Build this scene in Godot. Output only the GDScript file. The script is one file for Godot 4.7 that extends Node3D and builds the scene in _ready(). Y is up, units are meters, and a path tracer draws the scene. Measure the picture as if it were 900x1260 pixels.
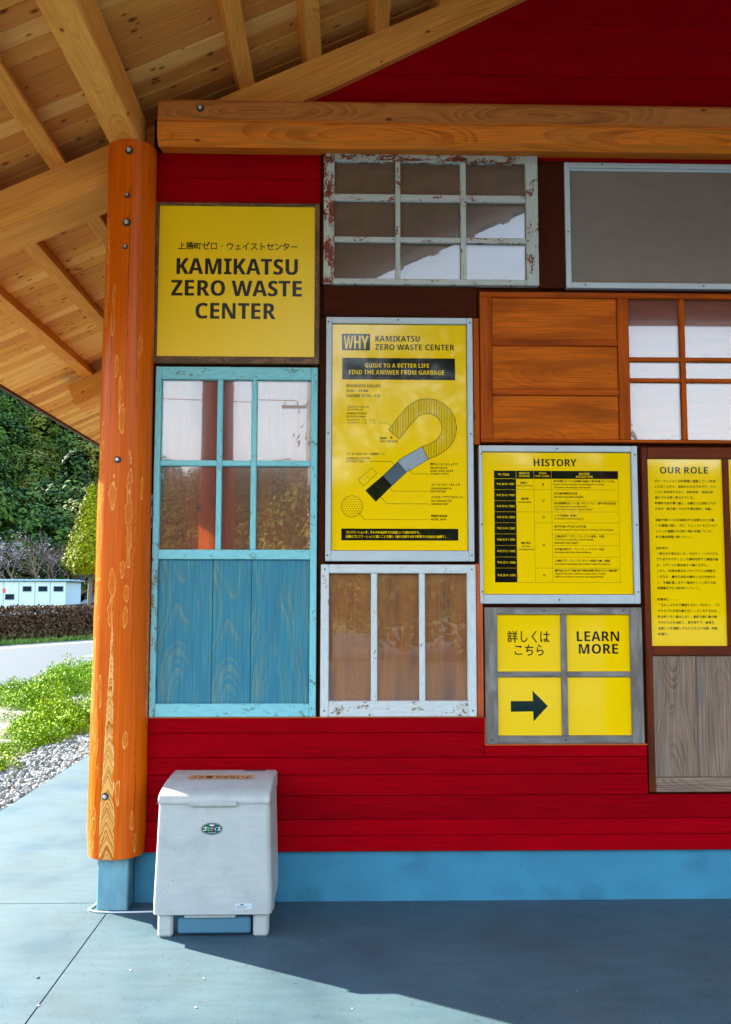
extends Node3D
# A timber gable wall patched together from salvaged doors, windows and yellow notice boards,
# under a deep pine roof, with a grey-white bin, a road and a wooded hill to the left.

var rng := RandomNumberGenerator.new()
var M := {}
const SLOPE := 0.46

# ------------------------------------------------------------------ helpers
func tag(o: Node, label: String, category := "", group := "", kind := "") -> Node:
	if label: o.set_meta("label", label)
	if category: o.set_meta("category", category)
	if group: o.set_meta("group", group)
	if kind: o.set_meta("kind", kind)
	return o

func thing(called: String, at: Vector3, label: String, category: String, group := "") -> Node3D:
	var o := Node3D.new()
	o.name = called
	add_child(o, true)
	o.position = at
	tag(o, label, category, group)
	return o

func part(called: String, parent: Node, mesh: Mesh, mat: Material, at := Vector3.ZERO) -> MeshInstance3D:
	var o := MeshInstance3D.new()
	o.name = called
	o.mesh = mesh
	o.material_override = mat
	parent.add_child(o, true)
	o.position = at
	return o

func hub(called: String, parent: Node, at := Vector3.ZERO) -> Node3D:
	var o := Node3D.new()
	o.name = called
	parent.add_child(o, true)
	o.position = at
	return o

# a mesh under construction: positions, normals, uvs, colours
class Shape:
	var v := PackedVector3Array()
	var n := PackedVector3Array()
	var t := PackedVector2Array()
	var c := PackedColorArray()
	func tri(a: Vector3, b: Vector3, d: Vector3, na: Vector3, nb: Vector3, nd: Vector3, ua := Vector2.ZERO, ub := Vector2.ZERO, ud := Vector2.ZERO, col := Color.WHITE) -> void:
		if (b - a).cross(d - a).dot(na + nb + nd) > 0.0:   # front faces run clockwise
			v.append_array([a, d, b]); n.append_array([na, nd, nb]); t.append_array([ua, ud, ub])
		else:
			v.append_array([a, b, d]); n.append_array([na, nb, nd]); t.append_array([ua, ub, ud])
		c.append_array([col, col, col])
	func quad(a: Vector3, b: Vector3, d: Vector3, e: Vector3, nn: Vector3, ua := Vector2.ZERO, ub := Vector2.ZERO, ud := Vector2.ZERO, ue := Vector2.ZERO, col := Color.WHITE) -> void:
		tri(a, b, d, nn, nn, nn, ua, ub, ud, col)
		tri(a, d, e, nn, nn, nn, ua, ud, ue, col)
	func made() -> ArrayMesh:
		var a := []
		a.resize(Mesh.ARRAY_MAX)
		a[Mesh.ARRAY_VERTEX] = v
		a[Mesh.ARRAY_NORMAL] = n
		a[Mesh.ARRAY_TEX_UV] = t
		a[Mesh.ARRAY_COLOR] = c
		var m := ArrayMesh.new()
		m.add_surface_from_arrays(Mesh.PRIMITIVE_TRIANGLES, a)
		return m

# bevelled box in metres, uv in metres with u along the grain axis
func add_box(s: Shape, lo: Vector3, hi: Vector3, axis := 0, bev := 0.002, off := Vector2.ZERO, col := Color.WHITE) -> void:
	var mid := (lo + hi) * 0.5
	var h := (hi - lo) * 0.5
	bev = minf(bev, minf(h.x, minf(h.y, h.z)) * 0.6)
	var uv := func(p: Vector3, face: int) -> Vector2:
		if axis == 0:
			return off + (Vector2(p.x - lo.x, p.y - lo.y) if face == 2 else Vector2(p.x - lo.x, p.z - lo.z + 0.13) if face == 1 else Vector2(p.z - lo.z, p.y - lo.y))
		if axis == 1:
			return off + (Vector2(p.y - lo.y, p.x - lo.x) if face == 2 else Vector2(p.y - lo.y, p.z - lo.z + 0.13) if face == 0 else Vector2(p.z - lo.z, p.x - lo.x))
		return off + (Vector2(p.z - lo.z, p.y - lo.y) if face == 0 else Vector2(p.z - lo.z, p.x - lo.x + 0.13) if face == 1 else Vector2(p.y - lo.y, p.x - lo.x))
	for f in 3:
		var g := (f + 1) % 3
		var k := (f + 2) % 3
		for sg in [-1.0, 1.0]:
			var nn := Vector3.ZERO
			nn[f] = sg
			var q := []
			for cc in [[-1.0, -1.0], [1.0, -1.0], [1.0, 1.0], [-1.0, 1.0]]:
				var p := mid
				p[f] += sg * h[f]
				p[g] += cc[0] * (h[g] - bev)
				p[k] += cc[1] * (h[k] - bev)
				q.append(p)
			s.quad(q[0], q[1], q[2], q[3], nn, uv.call(q[0], f), uv.call(q[1], f), uv.call(q[2], f), uv.call(q[3], f), col)
	if bev <= 0.0:
		return
	for f in 3:   # the twelve chamfers, those that run along axis f
		var g := (f + 1) % 3
		var k := (f + 2) % 3
		for a in [-1.0, 1.0]:
			for b in [-1.0, 1.0]:
				var nn := Vector3.ZERO
				nn[g] = a; nn[k] = b
				nn = nn.normalized()
				var q := []
				for e in [[-1.0, 0], [1.0, 0], [1.0, 1], [-1.0, 1]]:
					var p := mid
					p[f] += e[0] * (h[f] - bev)
					p[g] += a * (h[g] - (bev if e[1] == 0 else 0.0))
					p[k] += b * (h[k] - (0.0 if e[1] == 0 else bev))
					q.append(p)
				s.quad(q[0], q[1], q[2], q[3], nn, uv.call(q[0], g), uv.call(q[1], g), uv.call(q[2], g), uv.call(q[3], g), col)
	for a in [-1.0, 1.0]:
		for b in [-1.0, 1.0]:
			for d in [-1.0, 1.0]:
				var q := []
				for f in 3:
					var p := mid + Vector3(a * h.x, b * h.y, d * h.z)
					p -= Vector3(0 if f == 0 else a * bev, 0 if f == 1 else b * bev, 0 if f == 2 else d * bev)
					q.append(p)
				var nn := Vector3(a, b, d).normalized()
				s.tri(q[0], q[1], q[2], nn, nn, nn, uv.call(q[0], 0), uv.call(q[1], 0), uv.call(q[2], 0), col)

func box(called: String, parent: Node, x0: float, x1: float, y0: float, y1: float, z0: float, z1: float, mat: Material, axis := 0, bev := 0.002, off := Vector2(-1, -1)) -> MeshInstance3D:
	var s := Shape.new()
	var mid := Vector3((x0 + x1) / 2, (y0 + y1) / 2, (z0 + z1) / 2)
	add_box(s, Vector3(x0, y0, z0) - mid, Vector3(x1, y1, z1) - mid, axis, bev, Vector2(rng.randf() * 3.0, rng.randf() * 0.6) if off.x < 0.0 else off)
	return part(called, parent, s.made(), mat, mid)

# panel whose front carries one print: uv 0..1 over the front face
func print_panel(called: String, parent: Node, x0: float, x1: float, y0: float, y1: float, z0: float, z1: float, mat: Material) -> MeshInstance3D:
	var s := Shape.new()
	var w := (x1 - x0) / 2
	var h := (y1 - y0) / 2
	var d := (z1 - z0) / 2
	s.quad(Vector3(-w, -h, d), Vector3(w, -h, d), Vector3(w, h, d), Vector3(-w, h, d), Vector3(0, 0, 1), Vector2(0, 1), Vector2(1, 1), Vector2(1, 0), Vector2(0, 0))
	s.quad(Vector3(-w, -h, -d), Vector3(w, -h, -d), Vector3(w, h, -d), Vector3(-w, h, -d), Vector3(0, 0, -1))
	for sg in [-1.0, 1.0]:
		s.quad(Vector3(sg * w, -h, -d), Vector3(sg * w, h, -d), Vector3(sg * w, h, d), Vector3(sg * w, -h, d), Vector3(sg, 0, 0))
		s.quad(Vector3(-w, sg * h, -d), Vector3(w, sg * h, -d), Vector3(w, sg * h, d), Vector3(-w, sg * h, d), Vector3(0, sg, 0))
	return part(called, parent, s.made(), mat, Vector3((x0 + x1) / 2, (y0 + y1) / 2, (z0 + z1) / 2))

# tube through points with a radius at each
func add_tube(s: Shape, pts: Array, rad: Array, sides := 8, col := Color.WHITE, caps := true) -> void:
	var rings := []
	var side := Vector3.ZERO
	for i in pts.size():
		var d: Vector3 = (pts[mini(i + 1, pts.size() - 1)] - pts[maxi(i - 1, 0)]).normalized()
		if side == Vector3.ZERO:
			side = d.cross(Vector3.RIGHT if absf(d.x) < 0.8 else Vector3.FORWARD).normalized()
		side = (side - d * side.dot(d)).normalized()
		var up := d.cross(side)
		var ring := []
		for k in sides:
			var a := TAU * k / sides
			ring.append([pts[i] + (side * cos(a) + up * sin(a)) * rad[i], side * cos(a) + up * sin(a)])
		rings.append(ring)
	for i in pts.size() - 1:
		for k in sides:
			var a: Array = rings[i][k]
			var b: Array = rings[i][(k + 1) % sides]
			var d: Array = rings[i + 1][(k + 1) % sides]
			var e: Array = rings[i + 1][k]
			s.tri(a[0], b[0], d[0], a[1], b[1], d[1], Vector2.ZERO, Vector2.ZERO, Vector2.ZERO, col)
			s.tri(a[0], d[0], e[0], a[1], d[1], e[1], Vector2.ZERO, Vector2.ZERO, Vector2.ZERO, col)
	if caps:
		for e in [0, pts.size() - 1]:
			var d: Vector3 = (pts[e] - pts[1 if e == 0 else e - 1]).normalized()
			for k in range(1, sides - 1):
				s.tri(rings[e][0][0], rings[e][k][0], rings[e][k + 1][0], d, d, d, Vector2.ZERO, Vector2.ZERO, Vector2.ZERO, col)

func lathe(profile: Array, sides := 20) -> ArrayMesh:   # [[radius, y], ...]
	var s := Shape.new()
	for i in profile.size() - 1:
		var r0: float = profile[i][0]
		var r1: float = profile[i + 1][0]
		var y0: float = profile[i][1]
		var y1: float = profile[i + 1][1]
		var sl := Vector2(y1 - y0, -(r1 - r0)).normalized()
		for k in sides:
			var a := TAU * k / sides
			var b := TAU * (k + 1) / sides
			var da := Vector3(cos(a), 0, sin(a))
			var db := Vector3(cos(b), 0, sin(b))
			var na := da * sl.x + Vector3.UP * sl.y
			var nb := db * sl.x + Vector3.UP * sl.y
			s.tri(da * r0 + Vector3.UP * y0, db * r0 + Vector3.UP * y0, db * r1 + Vector3.UP * y1, na, nb, nb)
			s.tri(da * r0 + Vector3.UP * y0, db * r1 + Vector3.UP * y1, da * r1 + Vector3.UP * y1, na, nb, na)
	return s.made()

# ------------------------------------------------------------------ materials
func mat(col: Color, rough := 0.7, spec := 0.5) -> StandardMaterial3D:
	var m := StandardMaterial3D.new()
	m.albedo_color = col
	m.roughness = rough
	m.metallic_specular = spec
	return m

func rgb(r: float, g: float, b: float) -> Color:   # sRGB 0..255
	return Color(r / 255.0, g / 255.0, b / 255.0)

func tex_mat(t: Texture2D, lx: float, ly: float, rough := 0.6, tint := Color.WHITE, spec := 0.5) -> StandardMaterial3D:
	var m := mat(tint, rough, spec)
	m.albedo_texture = t
	m.uv1_scale = Vector3(1.0 / lx, 1.0 / ly, 1)
	return m

func noise(sd: int, freq: float, oct := 3) -> FastNoiseLite:
	var f := FastNoiseLite.new()
	f.noise_type = FastNoiseLite.TYPE_SIMPLEX_SMOOTH
	f.seed = sd
	f.frequency = freq
	f.fractal_octaves = oct
	return f

# wood: early and late wood colours, rings cut at a slant (arches), fibre streaks, knots, weathering blotches
func wood_tex(sd: int, w: int, h: int, lx: float, ly: float, early: Color, late: Color, o := {}) -> ImageTexture:
	var rings: float = o.get("rings", 55.0)
	var contrast: float = o.get("contrast", 0.7)
	var fibre: float = o.get("fibre", 0.12)
	var blotch: float = o.get("blotch", 0.12)
	var blotch_col: Color = o.get("blotch_col", late)
	var slant: float = o.get("slant", 0.10)
	var nk: int = o.get("knots", 0)
	var warp := noise(sd, 1.0, 2)
	var fib := noise(sd + 1, 1.0, 2)
	var blo := noise(sd + 2, 1.0, 4)
	var r := RandomNumberGenerator.new()
	r.seed = sd
	var knots := []
	for i in nk:
		knots.append([r.randf() * lx, r.randf() * ly, r.randf_range(0.005, 0.013)])
	var data := PackedByteArray()
	data.resize(w * h * 3)
	var R := lx / TAU
	var cs := PackedFloat32Array()
	var sn := PackedFloat32Array()
	for x in w:
		cs.append(cos(TAU * x / w) * R)
		sn.append(sin(TAU * x / w) * R)
	var at := 0
	for y in h:
		var v := ly * y / h
		var close := []
		for k in knots:
			if absf(v - k[1]) < k[2] * 4.0: close.append(k)
		for x in w:
			var a: float = TAU * x / w
			var cx: float = cs[x]
			var sx: float = sn[x]
			var n1 := warp.get_noise_3d(cx * 1.6, sx * 1.6, v * 4.0)
			var d := slant * (1.02 + sin(a * 2.0 + sd)) + n1 * 0.05 + 0.02
			var dv := v - ly * 0.5 + n1 * 0.012
			var knot := 0.0
			for k in close:
				var du: float = absf(lx * x / w - k[0])
				du = minf(du, lx - du)
				var q: float = sqrt(du * du * 0.35 + (v - k[1]) * (v - k[1])) / k[2]
				if q < 4.0:
					dv += 0.02 * exp(-q * q * 0.3) * signf(v - k[1])
					knot = maxf(knot, clampf(1.35 - q, 0.0, 1.0))
			var rad := sqrt(dv * dv + d * d * 0.25)
			var ring := rad * rings + 0.7 * fib.get_noise_1d(rad * 26.0) + n1 * 0.2
			ring -= floorf(ring)
			var s := ring * ring * contrast * clampf(0.62 + 1.1 * warp.get_noise_3d(cx * 2.6 + 9.0, sx * 2.6, v * 11.0), 0.12, 1.0)
			if ring > 0.93:
				s *= (1.0 - ring) / 0.07
			var f := fib.get_noise_3d(cx * 3.0, sx * 3.0, v * 260.0)
			var b := blo.get_noise_3d(cx * 1.5, sx * 1.5, v * 9.0)
			var c := early.lerp(late, clampf(s, 0.0, 1.0))
			c = c.lerp(blotch_col, clampf((b + 0.1) * blotch * 2.5, 0.0, 0.8))
			var k2 := 1.0 + f * fibre
			c = Color(c.r * k2, c.g * k2, c.b * k2)
			if knot > 0.0:
				c = c.lerp(Color(late.r * 0.42, late.g * 0.36, late.b * 0.3), knot * 0.7)
			data[at] = clampi(int(c.r * 255.0), 0, 255)
			data[at + 1] = clampi(int(c.g * 255.0), 0, 255)
			data[at + 2] = clampi(int(c.b * 255.0), 0, 255)
			at += 3
	return ImageTexture.create_from_image(Image.create_from_data(w, h, false, Image.FORMAT_RGB8, data))

# paint over a ground colour, flaked away where a thresholded noise says so
func flaked_tex(sd: int, w: int, h: int, lx: float, ly: float, paint: Color, under: Color, amount: float) -> ImageTexture:
	var big := noise(sd, 1.0, 3)
	var fine := noise(sd + 5, 1.0, 4)
	var data := PackedByteArray()
	data.resize(w * h * 3)
	var at := 0
	for y in h:
		for x in w:
			var u := lx * x / w
			var v := ly * y / h
			var q := big.get_noise_2d(u * 7.0, v * 16.0) + 0.75 * fine.get_noise_2d(u * 45.0, v * 90.0)
			var c := paint
			if q > amount:
				c = under
				var k := 1.0 + 0.35 * fine.get_noise_2d(u * 20.0, v * 200.0)
				c = Color(c.r * k, c.g * k, c.b * k)
			else:
				var k := 1.0 + 0.07 * fine.get_noise_2d(u * 12.0 + 40.0, v * 60.0)
				c = Color(c.r * k, c.g * k, c.b * k)
				if q > amount - 0.05:
					c = c.lerp(under, 0.35)
			data[at] = clampi(int(c.r * 255.0), 0, 255)
			data[at + 1] = clampi(int(c.g * 255.0), 0, 255)
			data[at + 2] = clampi(int(c.b * 255.0), 0, 255)
			at += 3
	return ImageTexture.create_from_image(Image.create_from_data(w, h, false, Image.FORMAT_RGB8, data))

# mottled surface: base colour, broad clouds, fine grain, specks, drawn-out streaks
func seamless(sd: int, freq: float, oct: int, w: int, h: int, size: int) -> PackedByteArray:
	var im := noise(sd, freq, oct).get_seamless_image(maxi(w, 16), maxi(h, 16))
	if im.get_width() != size or im.get_height() != size:
		im.resize(size, size, Image.INTERPOLATE_CUBIC)
	im.convert(Image.FORMAT_L8)
	return im.get_data()

func mottled_tex(sd: int, size: int, base: Color, other: Color, share: float, grain: float, specks: float, fx := 1.0, fy := 1.0, streak := 0.0, stain := 0.0) -> ImageTexture:
	var cl := seamless(sd, 5.0 / size, 5, int(size * fx), int(size * fy), size)
	var gr := seamless(sd + 3, 0.35, 2, size, size, size)
	var sp := seamless(sd + 7, 0.10, 2, size, size, size)
	var st := seamless(sd + 9, 0.05, 3, size / 6, size, size)
	var sn := seamless(sd + 11, 4.0 / size, 4, size, size, size)
	var data := PackedByteArray()
	data.resize(size * size * 3)
	var cut := int(255.0 * (1.0 - specks))
	for i in size * size:
		var k := 1.0 + grain * (gr[i] / 127.5 - 1.0) + streak * (st[i] / 127.5 - 1.0)
		if specks > 0.0 and sp[i] > cut:
			k *= 0.72
		if stain > 0.0:
			k *= 1.0 - stain * clampf((sn[i] - 168.0) / 50.0, 0.0, 1.0)
		var c := base.lerp(other, share * cl[i] / 255.0)
		data[i * 3] = clampi(int(c.r * k * 255.0), 0, 255)
		data[i * 3 + 1] = clampi(int(c.g * k * 255.0), 0, 255)
		data[i * 3 + 2] = clampi(int(c.b * k * 255.0), 0, 255)
	return ImageTexture.create_from_image(Image.create_from_data(size, size, false, Image.FORMAT_RGB8, data))

# ------------------------------------------------------------------ print: lettering rastered into an Image
func fill_tri(im: Image, a: Vector2, b: Vector2, c: Vector2, col: Color) -> void:
	var y0 := maxi(0, int(ceil(minf(a.y, minf(b.y, c.y)) - 0.5)))
	var y1 := mini(im.get_height() - 1, int(floor(maxf(a.y, maxf(b.y, c.y)) - 0.5)))
	for y in range(y0, y1 + 1):
		var py := y + 0.5
		var lo := 1e9
		var hi := -1e9
		for e in [[a, b], [b, c], [c, a]]:
			var p: Vector2 = e[0]
			var q: Vector2 = e[1]
			if (p.y <= py) != (q.y <= py):
				var x := p.x + (q.x - p.x) * (py - p.y) / (q.y - p.y)
				lo = minf(lo, x)
				hi = maxf(hi, x)
		if hi >= lo:
			var xa := int(round(lo))
			var xb := int(round(hi))
			if xb > xa:
				im.fill_rect(Rect2i(xa, y, xb - xa, 1), col)

func fill_poly(im: Image, pts: PackedVector2Array, col: Color) -> void:
	var ix := Geometry2D.triangulate_polygon(pts)
	for i in range(0, ix.size(), 3):
		fill_tri(im, pts[ix[i]], pts[ix[i + 1]], pts[ix[i + 2]], col)

func stroke(im: Image, pts: Array, wid: float, col: Color) -> void:
	for i in pts.size() - 1:
		var a: Vector2 = pts[i]
		var b: Vector2 = pts[i + 1]
		if a.distance_to(b) < 0.01:
			continue
		var d := (b - a).normalized()
		var n := Vector2(-d.y, d.x) * wid / 2
		a -= d * wid * 0.42
		b += d * wid * 0.42
		fill_tri(im, a + n, b + n, b - n, col)
		fill_tri(im, a + n, b - n, a - n, col)

# Latin lettering fitted into a box
func latin(im: Image, text: String, x0: float, y0: float, x1: float, y1: float, col: Color, weight := 700, face := "Droid Sans") -> void:
	var f := SystemFont.new()
	f.font_names = PackedStringArray([face])
	f.font_weight = weight
	var m := TextMesh.new()
	m.font = f
	m.text = text
	m.font_size = 48
	m.pixel_size = 1.0
	m.depth = 0.0
	m.curve_step = 1.5
	var arr := m.get_mesh_arrays()
	var vs: PackedVector3Array = arr[Mesh.ARRAY_VERTEX]
	if vs.is_empty():
		return
	var lo := vs[0]
	var hi := vs[0]
	for p in vs:
		lo = lo.min(p)
		hi = hi.max(p)
	var q := PackedVector2Array()
	for p in vs:
		q.append(Vector2(lerpf(x0, x1, (p.x - lo.x) / (hi.x - lo.x)), lerpf(y1, y0, (p.y - lo.y) / (hi.y - lo.y))))
	var ix: PackedInt32Array = arr[Mesh.ARRAY_INDEX]
	if ix.is_empty():
		for i in range(0, q.size(), 3):
			fill_tri(im, q[i], q[i + 1], q[i + 2], col)
	else:
		for i in range(0, ix.size(), 3):
			fill_tri(im, q[ix[i]], q[ix[i + 1]], q[ix[i + 2]], col)

# Japanese characters as pen strokes on a 0..10 field: "x,y x,y / x,y x,y"
const KANA := {
	"上": "5,1 5,8.8 / 5,4.2 8.2,4.2 / 1,8.8 9,8.8",
	"町": "0.8,1.8 4.6,1.8 4.6,7.8 0.8,7.8 0.8,1.8 / 2.7,1.8 2.7,7.8 / 0.8,4.8 4.6,4.8 / 5.2,2.2 9.5,2.2 / 7.4,2.2 7.4,8.6 6.2,8.3",
	"勝": "1.5,1.2 1.5,6 0.8,9 / 1.5,1.2 3.6,1.2 3.6,8.7 2.8,8.5 / 1.5,3.6 3.6,3.6 / 1.5,5.8 3.6,5.8 / 5.2,1 5.8,2.2 / 8,0.8 7.4,2 / 4.6,2.7 9.2,2.7 / 4.2,4.3 9.6,4.3 / 6.6,1 6.5,2.7 6,4.6 4.4,6.2 / 7.4,4.3 9.6,6.2 / 5.2,6.3 8.8,6.3 8.4,9.1 7.4,8.8 / 7,5.2 6.6,7.2 4.8,9.2",
	"詳": "1.8,0.8 3,1.3 / 0.6,2.3 4.4,2.3 / 1.2,3.7 3.8,3.7 / 1.2,5 3.8,5 / 1.2,6.4 3.8,6.4 3.8,8.6 1.2,8.6 1.2,6.4 / 5.8,0.8 6.6,2.2 / 8.8,0.8 8,2.2 / 5.2,2.8 9.4,2.8 / 5.4,4.6 9.2,4.6 / 5,6.6 9.6,6.6 / 7.3,2.8 7.3,9.5",
	"箱": "2.2,0.6 1,2.6 / 1.8,1.6 4.4,1.6 / 3,1.6 3.6,2.6 / 6.4,0.6 5.4,2.4 / 6,1.6 9.2,1.6 / 7.2,1.6 8,2.6 / 0.8,4.6 4.6,4.6 / 2.8,3 2.8,9.4 / 2.8,4.8 0.8,7.8 / 2.8,5.4 4.6,7 / 5.6,3.6 9,3.6 9,9.2 5.6,9.2 5.6,3.6 / 5.6,5.4 9,5.4 / 5.6,7.2 9,7.2",
	"年": "3,0.8 1.2,4 / 2.2,2.4 9,2.4 / 3,4.8 8.6,4.8 / 3,4.8 3,7 / 0.8,7 9.4,7 / 5.8,2.4 5.8,9.5",
	"平": "1.5,1.5 8.5,1.5 / 3,2.6 3.8,4.4 / 7,2.6 6.2,4.4 / 0.8,5.4 9.2,5.4 / 5,1.5 5,9.5",
	"成": "1.6,2.6 9,2.6 / 1.6,2.6 1.6,6 0.8,9 / 1.6,4.8 4.4,4.8 4.2,7.6 3.2,7.4 / 5.4,0.8 6.2,5.6 9,9 9.2,7.6 / 8.4,4 5,9 / 7.4,0.8 8.6,1.8",
	"理": "0.8,1.8 4,1.8 / 0.8,4.6 3.8,4.6 / 0.6,8 4.2,7.4 / 2.4,1.8 2.4,7.6 / 5,1.4 9,1.4 9,5.4 5,5.4 5,1.4 / 5,3.4 9,3.4 / 7,1.4 7,9 / 5,7.2 9,7.2 / 4.4,9.2 9.6,9.2",
	"車": "1.4,1.6 8.6,1.6 / 2,3 8,3 8,6.4 2,6.4 2,3 / 2,4.7 8,4.7 / 0.8,8 9.2,8 / 5,0.6 5,9.6",
	"日": "2.4,1 7.6,1 7.6,9 2.4,9 2.4,1 / 2.4,5 7.6,5",
	"法": "1,1.4 2.4,2.6 / 0.6,4 2,5.2 / 0.8,9.2 2.8,6.2 / 4,2.8 9,2.8 / 3.4,5.2 9.6,5.2 / 6.4,0.8 6.4,5.2 4,8.8 8.8,8.2 / 7.8,6.6 9.2,9.2",
	"動": "0.6,2 5,1.6 / 0.8,3.2 5,3.2 / 1.2,4.2 4.6,4.2 4.6,6.2 1.2,6.2 1.2,4.2 / 2.9,1.6 2.9,8.6 / 1,7.4 4.8,7.4 / 0.6,9 5.2,8.6 / 5.4,3.4 9,3.4 8.6,9 7.6,8.8 / 7.2,1 6.8,6 5.4,9.2",
	"し": "3.5,1 3.3,6.8 4.2,8.6 6,8.9 7.6,8 8.6,6.4", "く": "7,0.8 3.4,4.9 7.2,9.2",
	"は": "1.8,1.2 1.4,5 1.8,9 2.4,7.6 / 4.2,3.2 9.2,3.2 / 7,1 7,7.6 6,8.8 4.6,8.4 4.4,7.4 5.6,6.8 7,7.3 9,9",
	"こ": "2.4,1.8 7.4,1.8 6.6,2.8 / 2.2,6.2 2.2,7.6 3.6,8.4 8.2,8.2", "ち": "1.4,2.6 8.4,2.6 / 4.6,0.8 2.8,6 5,5 7.4,5.2 8.2,6.8 7,8.4 4,9.2",
	"ら": "3.6,0.8 5.8,2 / 3,2.8 2.6,6.2 5,5 7.4,5.2 8.2,6.8 7,8.4 4,9.2", "で": "1,2.2 8,1.8 5,4 4.4,6.6 5.6,8.6 7.6,9 / 7.4,3.8 8.2,4.8 / 8.6,3 9.4,4",
	"な": "1,2.6 5.4,2.4 / 3.4,0.8 1.6,6 / 7,2 8.8,3.2 / 6.4,3.8 6.4,7.6 5.2,8.8 3.8,8.4 4,7.2 6.4,7.4 8.6,8.8", "い": "1.8,2 1.8,6.4 3.2,8.2 4.2,6.8 / 7.4,2.8 8.6,6.4",
	"よ": "5,3 8.4,3 / 5,0.8 5,7.4 4,8.8 2.4,8.4 2.4,7.2 5,7.4 8,9", "を": "1.4,2.2 8,2.2 / 4.4,0.8 2.2,5.4 4.6,4.4 5.4,6.6 / 8.4,4 4.4,5.8 3.6,7.8 5,9 8,9",
	"に": "1.8,1.2 1.4,5 1.8,9 / 4.6,2.8 8.6,2.8 / 4.4,6.6 5.4,8 8.8,8", "て": "1,2.2 8.6,1.8 5,4 4.4,6.6 5.6,8.6 7.6,9", "と": "3,1 4,4.2 / 8,2.6 3,5.2 2.4,7.4 4,8.8 8.4,8.8",
	"の": "5.2,2 4.4,6.6 2.6,8.2 1.4,6 2.6,3 5.4,1.8 8,3.2 8.6,6 6,9", "も": "4.6,0.8 3.6,6.6 5,8.8 7.4,8.2 8,6.2 / 2,3.4 7,3.4 / 1.8,5.6 6.6,5.6", "る": "2,1.6 7.6,1.6 2,6 5,4.8 8.2,6 7.4,8.6 4.6,9 4,7.8 5.6,7.6",
	"か": "1,3.2 6,2.8 5.6,8 4.2,8.6 / 3.8,0.8 1.6,9 / 7.6,2.2 9.2,5", "す": "0.8,2.4 9.2,2.4 / 5.6,0.8 5.6,5.4 4.2,6 3.8,4.6 5.6,4.4 5.4,7 3.6,9.2", "み": "2,1.8 5.4,1.8 2.4,7.8 1.4,6.6 3,5.6 8.8,7.4 / 7.8,3.6 6,9",
	"た": "1,2.8 6,2.4 / 3.6,0.8 1.4,9 / 5.4,4.6 9,4.6 / 5,7.2 6,8.6 9.2,8.6", "り": "3,1.4 3,5.2 / 7,1 7,6 5,9", "れ": "2.6,1 2.6,9 / 0.8,3 3.4,3 0.8,7.4 / 2.8,4.6 5.4,2.6 6.6,3.4 6.4,7.6 7.6,8.8 9.2,7.4",
	"ゼ": "0.8,4.2 8.4,3 6.4,5.6 / 3.2,1.2 3.2,7.6 4,8.6 8.2,8.6 / 7.8,0.8 8.6,1.8 / 9,0.4 9.8,1.4", "ロ": "1.8,2 8.2,2 8.2,8.4 1.8,8.4 1.8,2", "・": "4.6,4.8 5.4,4.8 / 4.6,5.2 5.4,5.2", "ウ": "5,0.8 5,2.6 / 1.6,5 1.6,2.6 8.4,2.6 8,5.6 6.4,8 4,9.2",
	"ェ": "2.6,4.6 7.4,4.6 / 5,4.6 5,8.6 / 2,8.6 8,8.6", "イ": "8,1 5,4 1.4,6.2 / 5.2,4 5.2,9.4", "ス": "1.8,2 7.8,2 5,6 1.2,9 / 5.2,5.6 9,9", "ト": "3.6,0.8 3.6,9.4 / 3.6,4 8,6.2", "セ": "0.8,4.2 8.8,3 6.6,5.8 / 3.2,1.2 3.2,7.6 4,8.6 8.4,8.6",
	"ン": "1.4,2 4,3.6 / 1.6,8.8 5.4,7.4 9,3", "タ": "4,0.8 1.2,5 / 3.4,2.4 8.4,2.4 7,6 2.4,9.4 / 3.2,4.4 6.8,6.6", "ー": "1,5 9,5", "ゴ": "1.4,2.4 7.6,2.4 7.6,8.4 / 1.2,8.4 7.8,8.4 / 7.8,0.6 8.6,1.6 / 9,0.2 9.8,1.2", "ミ": "2,1.4 8,2.8 / 2.4,4.4 7.4,5.6 / 1.6,7.4 8.4,9",
	"ナ": "0.8,3.6 9.2,3.6 / 5.2,0.8 5.2,4 4.4,7 2.2,9.4", "シ": "1.8,1.4 4,2.6 / 1,4.2 3.2,5.4 / 1.4,9 5.4,7.6 9,3.4", "ョ": "2.4,4 7.6,4 7.6,8.8 2.4,8.8 / 2.6,6.4 7.6,6.4", "ク": "4,0.8 1.4,5 / 3.6,2.4 8.4,2.4 7,6.2 3,9.4", "サ": "0.8,3.4 9.2,3.4 / 3,1 3,6 / 7,1 7,5.4 4.2,9.2",
	"ル": "3,1.6 3,5.4 1,9 / 5.8,1.2 5.8,8.6 9,5.8", "リ": "2.6,1.4 2.6,6 / 7.2,1 7.2,6 5,9.2", "コ": "1.6,2 8.2,2 8.2,8.4 / 1.4,8.4 8.4,8.4", "プ": "1.4,2.4 7.6,2.4 6.4,6 2.6,9.2 / 8.6,0.8 9.2,1.4 8.4,1.8", "ラ": "2.2,1.4 7.8,1.4 / 1.4,3.8 8.2,3.8 7,7 3.2,9.2",
	"、": "3,7.4 4.6,9", "。": "3,7.2 4.4,7.2 4.4,8.8 3,8.8 3,7.2", "「": "8,1 5.4,1 5.4,6", "」": "4.6,4 4.6,9 2,9", "（": "8,0.8 6.6,5 8,9.2", "）": "2,0.8 3.4,5 2,9.2", "／": "7,1 3,9", "＆": "7.6,8.8 3,3 4.4,1.2 6,2.6 2.4,6.4 3.6,8.6 5.6,8.2 8,5.4", "ま": "1.6,2.4 8.4,2.4 / 1.8,4.8 8.2,4.8 / 5,0.8 5,7.6 3.6,8.8 2.4,7.8 5,7.2 8.2,8.8",
}
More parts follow.
